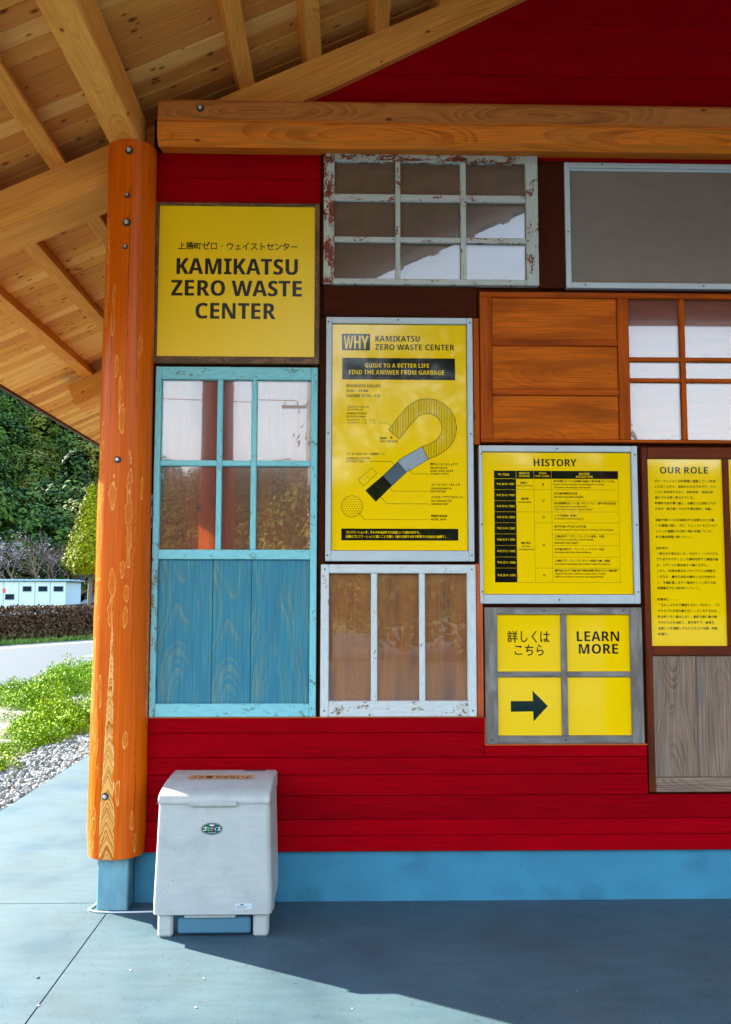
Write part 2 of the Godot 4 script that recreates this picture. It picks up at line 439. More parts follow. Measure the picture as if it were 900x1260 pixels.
const POOL := ["勝", "町", "詳", "箱", "年", "成", "理", "車", "法", "動", "平"]   # signs too small to read fall back on one of these
const KANAPOOL := ["な", "の", "い", "す", "る", "た", "て", "も"]

func kana(im: Image, text: String, x0: float, y0: float, x1: float, y1: float, pen: float, col: Color) -> void:
	var n := text.length()
	var step := (x1 - x0) / n
	for i in n:
		var ch := text[i]
		if ch == " ":
			continue
		var code := ch.unicode_at(0)
		if code < 128:
			latin(im, ch, x0 + step * (i + 0.28), y0 + (y1 - y0) * 0.12, x0 + step * (i + 0.72), y1 - (y1 - y0) * 0.12, col)
			continue
		var path: String = KANA[ch] if KANA.has(ch) else KANA[POOL[code % POOL.size()]] if code > 0x4e00 else KANA[KANAPOOL[code % KANAPOOL.size()]]
		for line in path.split(" / "):
			var pts := []
			for p in line.split(" "):
				var xy := p.split(",")
				pts.append(Vector2(x0 + step * (i + float(xy[0]) / 10.0), y0 + (y1 - y0) * float(xy[1]) / 10.0))
			stroke(im, pts, pen, col)

func blank(w: int, h: int, col: Color) -> Image:
	var im := Image.create(w, h, false, Image.FORMAT_RGB8)
	im.fill(col)
	return im

func print_mat(im: Image, rough := 0.12) -> StandardMaterial3D:
	var m := mat(Color.WHITE, rough)
	m.albedo_texture = ImageTexture.create_from_image(im)
	m.texture_repeat = false
	return m

# ------------------------------------------------------------------ the printed sheets
const INK := Color(0.075, 0.07, 0.06)
const YELLOW := Color(0.995, 0.80, 0.0)

func sheet_name_sign() -> Image:
	var im := blank(1502, 1448, YELLOW)   # 2 pixels to a unit of the layout
	var b := func(x: float, y: float) -> Vector2: return Vector2((x - 58.0) * 2.0, (y - 88.0) * 2.0)
	var p: Vector2 = b.call(147, 262)
	var q: Vector2 = b.call(728, 301)
	kana(im, "上勝町ゼロ・ウェイストセンター", p.x, p.y, q.x, q.y, 9.0, INK)
	for l in [["KAMIKATSU", 145, 342, 727, 418], ["ZERO WASTE", 122, 447, 747, 522], ["CENTER", 240, 556, 622, 632]]:
		p = b.call(l[1], l[2])
		q = b.call(l[3], l[4])
		latin(im, l[0], p.x, p.y, q.x, q.y, INK)
		latin(im, l[0], p.x - 3, p.y, q.x - 3, q.y, INK)
	return im

func sheet_guide() -> Image:
	var k := 6.0
	var im := blank(1014, 1683, YELLOW)
	var P := func(x: float, y: float) -> Vector2: return Vector2((x - 408.0) * k, (y - 397.0) * k)
	var T := func(s: String, x0: float, y0: float, x1: float, y1: float, col: Color, wt: int) -> void:
		var a: Vector2 = P.call(x0, y0)
		var c: Vector2 = P.call(x1, y1)
		latin(im, s, a.x, a.y, c.x, c.y, col, wt)
	var J := func(s: String, x0: float, y0: float, x1: float, y1: float, col: Color) -> void:
		var a: Vector2 = P.call(x0, y0)
		var c: Vector2 = P.call(x1, y1)
		kana(im, s, a.x, a.y, c.x, c.y, 2.6, col)
	var B := func(x0: float, y0: float, x1: float, y1: float, col: Color) -> void:
		var a: Vector2 = P.call(x0, y0)
		var c: Vector2 = P.call(x1, y1)
		im.fill_rect(Rect2i(int(a.x), int(a.y), int(c.x - a.x), int(c.y - a.y)), col)
	B.call(420.1, 408.9, 455.7, 429.8, INK)
	T.call("W", 422.6, 411.2, 434.0, 427.6, YELLOW, 700)
	T.call("H", 435.2, 411.2, 443.6, 427.6, YELLOW, 700)
	T.call("Y", 444.4, 411.2, 453.6, 427.6, YELLOW, 700)
	T.call("KAMIKATSU", 462.1, 411.0, 518.5, 418.3, INK, 700)
	T.call("ZERO WASTE CENTER", 462.1, 421.7, 562.1, 429.0, INK, 700)
	B.call(420.6, 439.3, 563.0, 466.7, INK)
	T.call("GUIDE TO A BETTER LIFE", 449.0, 445.9, 530.0, 451.2, YELLOW, 700)
	T.call("FIND THE ANSWER FROM GARBAGE", 429.0, 454.3, 549.0, 460.0, YELLOW, 700)
	T.call("BUSINESS HOURS", 426.1, 472.7, 468.8, 476.2, INK, 700)
	T.call("9:00 - 17:00", 426.1, 479.1, 453.2, 482.2, INK, 700)
	T.call("CLOSED 12/31 - 1/2", 426.1, 485.0, 467.7, 488.5, INK, 700)
	J.call("ゴミステーション＆", 426.5, 499.2, 454.5, 501.9, INK)
	J.call("ストックヤード", 426.5, 502.9, 446.5, 505.4, INK)
	T.call("GARBAGE STATION", 426.2, 507.9, 451.2, 510.0, INK, 700)
	T.call("& STOCK YARD", 426.2, 511.7, 449.6, 513.9, INK, 700)
	T.call("WEEKDAYS   7:30 - 14:00", 426.2, 516.2, 462.2, 518.0, INK, 400)
	T.call("WEEKENDS   7:30 - 15:30", 426.2, 519.8, 462.2, 521.6, INK, 400)
	J.call("現在地", 467.5, 538.0, 477.0, 541.2, INK)
	T.call("YOU ARE HERE", 467.5, 542.4, 490.0, 544.8, INK, 700)
	fill_poly(im, PackedVector2Array([P.call(480.2, 538.9), P.call(483.4, 537.0), P.call(483.0, 540.2)]), INK)
	# the plan of the buildings: a hook in vertical hatching with three plain lengths on its tail
	var out := [[478.8, 528.9], [485.5, 520.6], [493.5, 510.4], [500.0, 502.6], [507.0, 496.4], [516.0, 491.8], [526.0, 490.0], [537.0, 491.0], [547.5, 495.5], [556.5, 503.5], [562.0, 514.0], [564.2, 526.0], [563.0, 535.0], [559.6, 543.5], [555.0, 550.0], [548.5, 555.8], [540.0, 560.6], [528.3, 565.6]]
	var inn := [[492.3, 540.0], [498.0, 533.0], [504.0, 525.5], [510.2, 518.2], [516.5, 511.8], [523.0, 509.0], [529.5, 508.6], [536.0, 510.4], [541.5, 514.6], [545.2, 520.5], [545.9, 527.0], [544.4, 534.0], [540.2, 540.2], [534.0, 544.6], [527.5, 547.6], [520.6, 550.0]]
	var ring := PackedVector2Array()
	for p in out: ring.append(P.call(p[0], p[1]))
	for i in range(inn.size() - 1, -1, -1): ring.append(P.call(inn[i][0], inn[i][1]))
	var x := 479.4
	while x < 564.0:   # hatch lines cut against the outline
		var ys := []
		var px: float = (x - 408.0) * k
		for i in ring.size():
			var a: Vector2 = ring[i]
			var c: Vector2 = ring[(i + 1) % ring.size()]
			if (a.x <= px) != (c.x <= px):
				ys.append(a.y + (c.y - a.y) * (px - a.x) / (c.x - a.x))
		ys.sort()
		for i in range(0, ys.size() - 1, 2):
			stroke(im, [Vector2(px, ys[i]), Vector2(px, ys[i + 1])], 3.4, INK)
		x += 2.05
	var closed := []
	for p in ring: closed.append(p)
	closed.append(ring[0])
	stroke(im, closed, 4.0, INK)
	var tail := [[[520.6, 550.0], [528.3, 565.6], [501.2, 581.6], [490.1, 568.9], [492.8, 565.6]], [[490.1, 568.9], [501.2, 581.6], [482.8, 598.4], [471.7, 586.2]], [[471.7, 586.2], [482.8, 598.4], [462.8, 617.8], [450.1, 604.4]]]
	var tone := [Color(0.60, 0.64, 0.68), Color(0.33, 0.38, 0.43), INK]
	for i in 3:
		var q := PackedVector2Array()
		for p in tail[i]: q.append(P.call(p[0], p[1]))
		fill_poly(im, q, tone[i])
		var w := []
		for p in q: w.append(p)
		w.append(q[0])
		stroke(im, w, 3.5, INK)
	var S := func(pts: Array, wid: float) -> void:
		var w := []
		for p in pts: w.append(P.call(p[0], p[1]))
		stroke(im, w, wid, INK)
	S.call([[441.0, 591.1], [457.9, 576.2], [464.3, 583.3], [447.4, 598.9], [441.0, 591.1]], 3.0)
	S.call([[452.2, 588.0], [453.4, 588.6]], 5.0)
	var cc: Vector2 = P.call(433.2, 624.0)
	var prev := cc + Vector2(13.2 * k, 0)
	for i in range(1, 49):
		var nx := cc + Vector2.from_angle(TAU * i / 48.0) * 13.2 * k
		stroke(im, [prev, nx], 3.0, INK)
		prev = nx
	for i in range(-4, 5):
		for j in range(-4, 5):
			var d := Vector2(i * 3.3 + (1.65 if j % 2 else 0.0), j * 2.8)
			if d.length() < 12.0:
				stroke(im, [cc + d * k - Vector2(1.5, 0), cc + d * k + Vector2(1.5, 0)], 5.0, INK)
	S.call([[466.0, 520.6], [478.0, 520.6], [483.0, 526.0]], 2.6)
	S.call([[455.0, 568.4], [482.0, 568.4], [488.5, 575.0]], 2.6)
	S.call([[529.0, 583.6], [509.5, 583.6], [502.5, 576.5]], 2.6)
	S.call([[529.0, 605.0], [483.5, 605.0], [480.0, 600.5]], 2.6)
	S.call([[529.0, 620.6], [476.8, 620.6], [468.5, 612.0]], 2.6)
	S.call([[529.0, 640.0], [449.0, 640.0], [440.0, 630.0]], 2.6)
	J.call("ラーニングセンター＆交流ホール", 426.1, 557.6, 474.5, 561.0, INK)
	T.call("LEARNING CENTER", 426.1, 563.4, 455.5, 565.8, INK, 700)
	T.call("& PUBLIC HALL", 426.1, 567.2, 449.5, 569.6, INK, 700)
	J.call("受付＆くるくるショップ", 531.0, 569.8, 565.0, 573.2, INK)
	T.call("RECEPTION &", 531.0, 574.9, 552.4, 577.3, INK, 700)
	T.call("KURU KURU SHOP", 531.0, 578.7, 559.4, 581.1, INK, 700)
	T.call("(THRIFT SHOP)", 531.0, 582.3, 554.0, 584.9, INK, 700)
	J.call("コインランドリー＆トイレ", 531.2, 595.2, 568.0, 598.4, INK)
	T.call("LAUNDROMAT &", 531.2, 600.4, 557.2, 602.7, INK, 700)
	T.call("RESTROOM", 531.2, 604.0, 549.6, 606.3, INK, 700)
	J.call("コラボレーティブラボラトリー", 531.2, 610.6, 573.5, 613.9, INK)
	T.call("COLLABORATIVE", 531.2, 615.7, 557.6, 618.0, INK, 700)
	T.call("LABORATORY", 531.2, 619.5, 553.6, 621.8, INK, 700)
	J.call("宿泊体験施設", 531.4, 633.6, 551.8, 637.0, INK)
	T.call("HOTEL WHY", 531.4, 638.4, 550.6, 640.8, INK, 700)
	B.call(420.1, 651.1, 565.6, 665.6, INK)
	J.call("ゴミステーションを、ごみの学舎自由での場所という場面の名から、", 425.4, 653.7, 519.6, 657.4, YELLOW)
	J.call("住民のゴミステーションに届くことが楽しく色々な知識を学び交流できる施設を目指す。", 425.4, 658.8, 551.8, 662.6, YELLOW)
	return im

func sheet_history() -> Image:
	var k := 1.6
	var im := blank(1278, 1214, YELLOW)
	var P := func(x: float, y: float) -> Vector2: return Vector2((x - 58.0) * k, (y - 64.0) * k)
	var T := func(s: String, x0: float, y0: float, x1: float, y1: float, col: Color) -> void:
		var a: Vector2 = P.call(x0, y0)
		var c: Vector2 = P.call(x1, y1)
		latin(im, s, a.x, a.y, c.x, c.y, col)
	var J := func(s: String, x0: float, y0: float, x1: float, y1: float, col: Color) -> void:
		var a: Vector2 = P.call(x0, y0)
		var c: Vector2 = P.call(x1, y1)
		kana(im, s, a.x, a.y, c.x, c.y, 2.3, col)
	var B := func(x0: float, y0: float, x1: float, y1: float, col: Color) -> void:
		var a: Vector2 = P.call(x0, y0)
		var c: Vector2 = P.call(x1, y1)
		im.fill_rect(Rect2i(int(a.x), int(a.y), maxi(2, int(c.x - a.x)), maxi(2, int(c.y - a.y))), col)
	T.call("HISTORY", 335, 99, 566, 138, INK)
	B.call(120, 163, 790, 206, INK)
	B.call(120, 206, 238, 762, INK)
	for vx in [238, 334, 428]:
		B.call(vx, 165, vx + 1.6, 205, YELLOW)
		B.call(vx, 206, vx + 1.6, 762, INK)
	B.call(789, 206, 790.6, 762, INK)
	var rows := [206, 265, 325, 384, 443, 503, 564, 626, 685, 762]
	for i in 10:
		B.call(120, rows[i], 236, rows[i] + 1.6, YELLOW)
		B.call(428, rows[i], 790, rows[i] + 1.6, INK)
		if i in [0, 1, 3, 9]: B.call(238, rows[i], 334, rows[i] + 1.6, INK)
		if i in [0, 1, 3, 4, 8, 9]: B.call(334, rows[i], 428, rows[i] + 1.6, INK)
	J.call("年", 142, 176, 156, 190, YELLOW)
	T.call("/ YEAR", 160, 178, 202, 190, YELLOW)
	J.call("処理方法", 255, 170, 312, 182, YELLOW)
	T.call("METHOD", 254, 186, 312, 197, YELLOW)
	J.call("分別数", 360, 170, 402, 182, YELLOW)
	T.call("# OF CLASS.", 342, 186, 420, 197, YELLOW)
	J.call("実施内容", 578, 172, 636, 184, YELLOW)
	T.call("DESCRIPTION", 562, 188, 652, 200, YELLOW)
	var yr := ["9 年 / 1997", "10 年 / 1998", "12 年 / 2000", "13 年 / 2001", "14 年 / 2002", "15 年 / 2003", "17 年 / 2005", "20 年 / 2008", "28 年 / 2016"]
	for i in 9:
		var my: float = (rows[i] + rows[i + 1]) / 2.0
		J.call("平成", 132, my - 7, 158, my + 7, YELLOW)
		var bits: PackedStringArray = yr[i].split(" 年 / ")
		T.call(bits[0], 162, my - 6, 173, my + 6, YELLOW)
		J.call("年", 176, my - 7, 189, my + 7, YELLOW)
		T.call("/ " + bits[1], 192, my - 6, 229, my + 6, YELLOW)
	J.call("野焼き", 262, 222, 302, 235, INK)
	T.call("open burning", 242, 239, 326, 250, INK)
	J.call("焼却炉", 264, 308, 304, 321, INK)
	T.call("incinerator", 250, 326, 320, 337, INK)
	J.call("全面委託", 260, 544, 314, 558, INK)
	T.call("private", 266, 564, 310, 576, INK)
	T.call("consignment", 248, 581, 332, 593, INK)
	for c in [["9", 236], ["22", 324], ["35", 413], ["34", 563], ["45", 723]]:
		T.call(c[0], 376, c[1] - 6, 390, c[1] + 6, INK)
	var d := [["容器包装リサイクル法施行分別開始「容器包装リサイクル法」", 776, "Started sorting containers and packaging for recycling", 712, "\"Containers and packaging recycling law\"", 642],
		["小型焼却炉２基設置", 568, "Two small incinerators installed", 598, "", 0], ["小型焼却炉閉鎖（12月）：ダイオキシン類対策特別措置法", 776, "Small incinerators closed (December);", 620, "\"law of Special Measures against Dioxins\"", 650],
		["35分別開始（１月）", 570, "35 separation started January in", 598, "", 0], ["容器包装の分別を一部統合", 612, "Partially integrated classification of containers and packaging", 756, "", 0],
		["上勝町議会「ゼロ・ウェイスト宣言」可決", 706, "\"Zero Waste Declaration\" passed through", 650, "Kamikatsu Town Council", 566], ["ＮＰＯ法人ゼロ・ウェイストアカデミー設立", 706, "Established NPO Zero Waste Academy", 634, "", 0],
		["上勝町ゼロ・ウェイストタウン計画を策定（３月）", 748, "Formulated Kamikatsu Zero Waste Town Plan (March)", 738, "", 0], ["資源分別ガイドブック改定に伴う分別種の整理及び新たなリサイクル品目の追加", 776, "Organize the total collection classification of waste", 712, "with the revision of a waste sorting guidebook", 698]]
	for i in 9:
		var y: float = rows[i] + (6.0 if d[i][4] else 13.0)
		J.call(d[i][0], 440, y, d[i][1], y + 14, INK)
		T.call(d[i][2], 440, y + 19, d[i][3], y + 31, INK)
		if d[i][4]:
			T.call(d[i][4], 440, y + 35, d[i][5], y + 47, INK)
	return im

func sheet_role() -> Image:
	var w := 720
	var h := 1750
	var im := blank(w, h, YELLOW)
	latin(im, "OUR ROLE", 0.175 * w, 0.043 * h, 0.815 * w, 0.079 * h, INK)
	var lines := [[240, "ゼロ・ウェイストを町内外に発信していく拠点"], [272, "となることから、施設そのものでもゼロ・ウェ"], [304, "イストを体現するべく、地産地消・廃品の活"], [336, "用をできる限り心がけている。"], [369, "町内産の杉を切り出し、住民からは不要となっ"], [402, "た建具（窓や戸）などの提供を受け、建築。"],
		[467, "建築分野における廃棄は布や木等などとの違"], [499, "いも視野に入れ、ゼロ・ウェイストをコンセプ"], [532, "トとした新着などの取り組みを広げていき、"], [565, "町の経済効果に繋げていく。"], [630, "生産者へ・・・"],
		[662, "「燃えるか燃えないか」ではなく「リサイクル"], [694, "できるかどうか」という視点を持って処理を進"], [728, "め、リサイクル率は約80％になった。"], [761, "しかし、消費者主導のリサイクルには限界が"], [795, "あるため、素材や設計の見直しなどを求めた"], [829, "り、再資源化しやすい商品づくりに関する情"], [860, "報発信ができる拠点にしていく。"],
		[925, "消費者へ・・・"], [957, "「ごみこみをどう処理するか」ではなく、「そ"], [990, "もそもゴミを生み出さない」よにごするため、"], [1024, "町の使いない物はしない、必要な人に届け出"], [1057, "すのかなどを生活し、物を選んで、無駄や"], [1090, "木物にこを注意してもらえるよう啓発・運動"], [1123, "取組む。"]]
	var cw := 0.82 * w / 21.0
	for l in lines:
		var y: float = (l[0] - 110.0) / 1080.0 * h
		kana(im, l[1], 0.095 * w, y - 14, 0.095 * w + cw * l[1].length(), y + 14, 3.2, INK)
	return im

func sheet_here() -> Image:
	var im := blank(1032, 927, YELLOW)
	kana(im, "詳しくは", 165, 264, 862, 466, 19.0, INK)
	kana(im, "こちら", 262, 488, 780, 678, 19.0, INK)
	return im

func sheet_learn() -> Image:
	var im := blank(1020, 921, YELLOW)
	latin(im, "LEARN", 171, 276, 855, 435, INK)
	latin(im, "MORE", 201, 480, 831, 636, INK)
	return im

func sheet_arrow() -> Image:
	var im := blank(694, 626, YELLOW)
	var q := PackedVector2Array()
	for p in [[170, 535], [290, 535], [288, 480], [370, 562], [292, 643], [290, 590], [170, 592]]:
		q.append(Vector2((p[0] - 98.0) * 2.0, (p[1] - 405.0) * 2.0))
	fill_poly(im, q, Color(0.03, 0.12, 0.06))
	return im

func sheet_lid_tape() -> Image:
	var im := blank(768, 96, rgb(205, 140, 90))
	kana(im, "ゴミ箱ではないよ", 20, 12, 748, 86, 11.0, Color(0.05, 0.04, 0.04))
	return im

func sheet_badge() -> Image:
	var im := blank(256, 144, rgb(14, 62, 50))
	var prev := Vector2(248, 72)
	for i in range(1, 49):
		var nx := Vector2(128 + cos(TAU * i / 48.0) * 118, 72 + sin(TAU * i / 48.0) * 62)
		stroke(im, [prev, nx], 3.0, rgb(190, 200, 200))
		prev = nx
	im.fill_rect(Rect2i(100, 20, 56, 16), rgb(215, 220, 220))
	var cols := [rgb(235, 235, 225), rgb(90, 200, 120), rgb(230, 120, 150), rgb(120, 200, 210), rgb(235, 225, 225)]
	for i in 5:
		kana(im, "ゴミナイス"[i], 26 + i * 42, 46, 66 + i * 42, 96, 8.0, cols[i])
	im.fill_rect(Rect2i(78, 112, 100, 6), rgb(150, 170, 165))
	return im

func sheet_bin_label() -> Image:
	var im := blank(192, 64, rgb(196, 204, 206))
	im.fill_rect(Rect2i(60, 6, 40, 14), rgb(60, 66, 70))
	for i in 3:
		im.fill_rect(Rect2i(12, 28 + i * 11, 150 - i * 18, 4), rgb(96, 104, 110))
	return im

# ------------------------------------------------------------------ materials of the scene
func pillar_tex() -> ImageTexture:
	# unrolled log: u round the log (front at 0.5), v from the top (4.05 m) to the foot (0.25 m); planed-off sapwood shows as pale islands with ring lines
	var w := 448
	var h := 1400
	var circ := 0.84
	var wob := noise(71, 1.0, 3)
	var fib := noise(72, 1.0, 2)
	# [metres right of the front line, height, half width, half height]
	var isl := [[-0.030, 1.985, 0.016, 0.075], [0.052, 1.90, 0.015, 0.26], [0.030, 1.62, 0.013, 0.055], [-0.022, 1.57, 0.015, 0.065], [0.048, 1.50, 0.011, 0.05], [-0.030, 1.43, 0.012, 0.06], [0.046, 1.40, 0.010, 0.045], [0.058, 0.80, 0.010, 0.04], [0.030, 0.56, 0.011, 0.05], [0.098, 0.44, 0.009, 0.045], [0.116, 0.32, 0.009, 0.04], [-0.118, 1.85, 0.022, 0.40], [-0.135, 1.10, 0.018, 0.16], [-0.098, 0.62, 0.022, 0.30], [0.118, 2.02, 0.007, 0.05], [-0.07, 1.02, 0.008, 0.09], [-0.026, 2.62, 0.010, 0.05], [0.005, 2.36, 0.013, 0.07], [-0.008, 2.48, 0.006, 0.10], [0.088, 2.74, 0.018, 0.05], [-0.06, 2.90, 0.010, 0.12], [-0.116, 3.1, 0.012, 0.25], [-0.2, 1.4, 0.03, 0.5], [-0.22, 2.6, 0.02, 0.4], [0.2, 1.2, 0.02, 0.3], [0.3, 2.0, 0.03, 0.4], [0.36, 0.9, 0.03, 0.3]]
	var cracks := [[0.075, 2.3, 3.5], [0.082, 0.9, 1.9], [-0.062, 2.2, 3.2], [-0.05, 0.4, 0.95], [0.11, 0.3, 0.8], [0.02, 2.7, 3.7], [0.3, 0.5, 3.0]]
	var base := rgb(228, 108, 8)
	var deep := rgb(198, 78, 0)
	var pale := rgb(240, 166, 70)
	var line := rgb(246, 200, 132)
	var data := PackedByteArray()
	data.resize(w * h * 3)
	var at := 0
	for y in h:
		var m := 3.80 - 3.55 * y / h
		var near := []
		for q in isl:
			if absf(m - q[1]) < q[3] * 1.6: near.append(q)
		var sw := 0.0085 + 0.030 * clampf((1.15 - m) / 0.9, 0.0, 1.0) if m < 1.42 else 0.0
		if m >= 1.15 and m < 1.42: sw *= (1.42 - m) / 0.27
		for x in w:
			var s := circ * (float(x) / w - 0.5)
			var a := TAU * x / w
			var f := fib.get_noise_3d(cos(a) * 14.0, sin(a) * 14.0, m * 1.6)
			var c := base.lerp(deep, clampf(0.5 + f * 0.5 + 0.35 * fib.get_noise_3d(cos(a) * 60.0, sin(a) * 60.0, m * 3.0), 0.0, 1.0))
			var wb := wob.get_noise_2d(s * 22.0, m * 7.0)
			var best := -1.0
			var wid := 0.01
			for q in near:
				var ds: float = (s - q[0]) / q[2]
				var dm: float = (m - q[1]) / q[3]
				var e := 1.0 - sqrt(ds * ds + dm * dm) + wb * 0.9
				if e > best:
					best = e
					wid = q[2]
			if best > 0.0:   # thin pale outline, orange heart, a second ring deeper in
				var dist := best * wid
				c = c.lerp(line, 0.7) if dist < 0.0016 else c.lerp(pale, 0.42) if dist < 0.004 else c.lerp(line, 0.4) if dist > 0.0075 and dist < 0.0088 else c.lerp(pale, 0.14)
			var ss := s + 0.016 - wb * 0.004
			if absf(ss) < sw * (1.0 + 0.25 * wb):   # the flat sawn strip with its arched growth rings
				var r := sqrt(pow(ss * 2.4, 2.0) + 0.00012) + m * 1.0 + wb * 0.022
				var g := fposmod(r * 30.0 + 0.9 * fib.get_noise_1d(r * 18.0), 1.0)
				c = rgb(233, 168, 88).lerp(rgb(172, 84, 24), clampf((g - 0.45) * 1.7, 0.0, 0.9))
				if absf(absf(ss) - sw) < 0.0025: c = line
			for k in cracks:
				if m > k[1] and m < k[2] and absf(s - k[0] - 0.006 * wob.get_noise_1d(m * 5.0 + k[0] * 90.0)) < 0.0011 * sin(PI * (m - k[1]) / (k[2] - k[1])):
					c = rgb(92, 36, 6)
			data[at] = clampi(int(c.r * 255.0), 0, 255)
			data[at + 1] = clampi(int(c.g * 255.0), 0, 255)
			data[at + 2] = clampi(int(c.b * 255.0), 0, 255)
			at += 3
	return ImageTexture.create_from_image(Image.create_from_data(w, h, false, Image.FORMAT_RGB8, data))

func make_materials() -> void:
	M.soffit = tex_mat(wood_tex(11, 896, 448, 3.4, 0.8, rgb(246, 188, 108), rgb(214, 138, 58), {"rings": 70.0, "contrast": 0.5, "blotch": 0.14, "blotch_col": rgb(220, 148, 76), "knots": 95, "fibre": 0.10}), 3.4, 0.8, 0.6, Color.WHITE, 0.2)
	M.soffit_b = tex_mat(M.soffit.albedo_texture, 3.4, 0.8, 0.6, rgb(226, 200, 176), 0.2)
	M.soffit_c = tex_mat(M.soffit.albedo_texture, 3.4, 0.8, 0.6, rgb(240, 224, 192), 0.2)
	M.rafter = tex_mat(wood_tex(12, 768, 384, 3.0, 0.8, rgb(234, 160, 76), rgb(190, 108, 34), {"rings": 64.0, "contrast": 0.6, "knots": 9, "blotch": 0.14}), 3.0, 0.8, 0.6, Color.WHITE, 0.2)
	M.beam = tex_mat(wood_tex(13, 768, 384, 3.2, 0.6, rgb(230, 124, 36), rgb(168, 76, 14), {"rings": 46.0, "contrast": 0.8, "slant": 0.10, "knots": 3, "blotch": 0.22, "blotch_col": rgb(158, 110, 66)}), 3.2, 0.6, 0.5, Color.WHITE, 0.2)
	M.beam_grey = tex_mat(wood_tex(14, 768, 256, 3.2, 0.5, rgb(196, 120, 56), rgb(134, 74, 30), {"rings": 60.0, "contrast": 0.85, "slant": 0.12, "knots": 2, "blotch": 0.2, "blotch_col": rgb(196, 118, 54)}), 3.2, 0.5, 0.6, Color.WHITE, 0.3)
	M.pillar = mat(Color.WHITE, 0.36, 0.3)
	M.pillar.albedo_texture = pillar_tex()
	M.red = tex_mat(wood_tex(15, 768, 384, 3.0, 0.8, rgb(160, 0, 15), rgb(132, 0, 9), {"rings": 50.0, "contrast": 0.5, "fibre": 0.16, "blotch": 0.14, "blotch_col": rgb(118, 2, 10), "knots": 1}), 3.0, 0.8, 0.6, Color.WHITE, 0.1)
	M.red_b = tex_mat(M.red.albedo_texture, 3.0, 0.8, 0.6, rgb(240, 235, 238), 0.1)
	M.red_c = tex_mat(M.red.albedo_texture, 3.0, 0.8, 0.62, rgb(228, 255, 240), 0.1)
	var brown := wood_tex(16, 768, 384, 2.4, 0.6, rgb(212, 112, 18), rgb(168, 76, 6), {"rings": 64.0, "contrast": 0.55, "fibre": 0.2, "blotch": 0.3, "blotch_col": rgb(118, 54, 4), "knots": 3})
	M.door_wood = tex_mat(brown, 2.4, 0.6, 0.5, rgb(220, 186, 150), 0.2)
	M.door_panel = tex_mat(brown, 2.4, 0.6, 0.5, rgb(246, 226, 186), 0.2)
	M.backing = tex_mat(brown, 2.4, 0.6, 0.10, rgb(150, 118, 76), 0.6)
	M.backing_matte = tex_mat(brown, 2.4, 0.6, 0.5, rgb(186, 204, 150), 0.2)
	M.backing_taupe = tex_mat(mottled_tex(19, 256, rgb(112, 86, 66), rgb(98, 74, 54), 1.0, 0.05, 0.0, 0.4, 1.6), 0.6, 0.6, 0.15, Color.WHITE, 0.6)
	M.trim = tex_mat(brown, 2.4, 0.6, 0.5, rgb(255, 214, 170))
	M.dark = tex_mat(brown, 2.4, 0.6, 0.6, rgb(86, 66, 38), 0.2)
	M.role_wood = tex_mat(brown, 2.4, 0.6, 0.6, rgb(132, 104, 84), 0.3)
	M.rusty = tex_mat(flaked_tex(18, 512, 256, 1.0, 0.5, rgb(88, 58, 34), rgb(124, 84, 48), 0.12), 1.0, 0.5, 0.6)
	M.blue_frame = tex_mat(flaked_tex(20, 512, 256, 1.2, 0.6, rgb(128, 198, 204), rgb(100, 140, 132), 0.62), 1.2, 0.6, 0.55)
	M.blue_worn = tex_mat(flaked_tex(21, 512, 256, 1.0, 0.5, rgb(126, 190, 196), rgb(120, 112, 92), 0.30), 1.0, 0.5, 0.6)
	M.blue_board = tex_mat(wood_tex(22, 768, 384, 2.6, 0.45, rgb(40, 122, 142), rgb(134, 138, 116), {"rings": 46.0, "contrast": 0.8, "slant": 0.13, "fibre": 0.22, "blotch": 0.2, "blotch_col": rgb(24, 104, 138)}), 2.6, 0.45, 0.6)
	M.chipped = tex_mat(flaked_tex(23, 512, 256, 1.0, 0.5, rgb(188, 190, 180), rgb(122, 48, 26), 0.06), 1.0, 0.5, 0.65)
	M.chipped_less = tex_mat(flaked_tex(24, 512, 256, 1.0, 0.5, rgb(190, 192, 184), rgb(118, 52, 30), 0.52), 1.0, 0.5, 0.6)
	M.white_wood = tex_mat(flaked_tex(25, 512, 256, 1.0, 0.5, rgb(204, 208, 206), rgb(130, 126, 118), 0.74), 1.0, 0.5, 0.55)
	M.white_worn = tex_mat(flaked_tex(26, 512, 256, 1.0, 0.5, rgb(204, 206, 202), rgb(126, 104, 80), 0.56), 1.0, 0.5, 0.6)
	M.white_metal = tex_mat(mottled_tex(27, 256, rgb(194, 200, 202), rgb(180, 187, 191), 0.8, 0.03, 0.0), 0.6, 0.6, 0.35)
	M.steel = tex_mat(mottled_tex(28, 256, rgb(150, 143, 136), rgb(100, 88, 80), 0.9, 0.08, 0.12, 0.35, 1.8, 0.12), 0.5, 0.5, 0.38)
	M.steel.metallic = 0.35
	M.weathered = tex_mat(wood_tex(29, 768, 384, 2.0, 0.5, rgb(136, 110, 90), rgb(80, 60, 46), {"rings": 95.0, "contrast": 0.7, "slant": 0.07, "fibre": 0.38, "blotch": 0.3, "blotch_col": rgb(124, 114, 108), "knots": 3}), 2.0, 0.5, 0.85)
	M.mesh_screen = tex_mat(mottled_tex(30, 256, rgb(128, 111, 98), rgb(119, 102, 88), 1.0, 0.08, 0.0, 0.5, 1.4), 0.5, 0.5, 0.5)
	M.gasket = mat(rgb(34, 34, 34), 0.6)
	M.pane = mat(Color(0.9, 0.95, 0.95, 0.02), 0.0)
	M.pane.transparency = BaseMaterial3D.TRANSPARENCY_ALPHA
	M.pane.metallic_specular = 0.5
	M.pane_dusty = mat(Color(0.55, 0.50, 0.46, 0.10), 0.0)
	M.pane_dusty.transparency = BaseMaterial3D.TRANSPARENCY_ALPHA
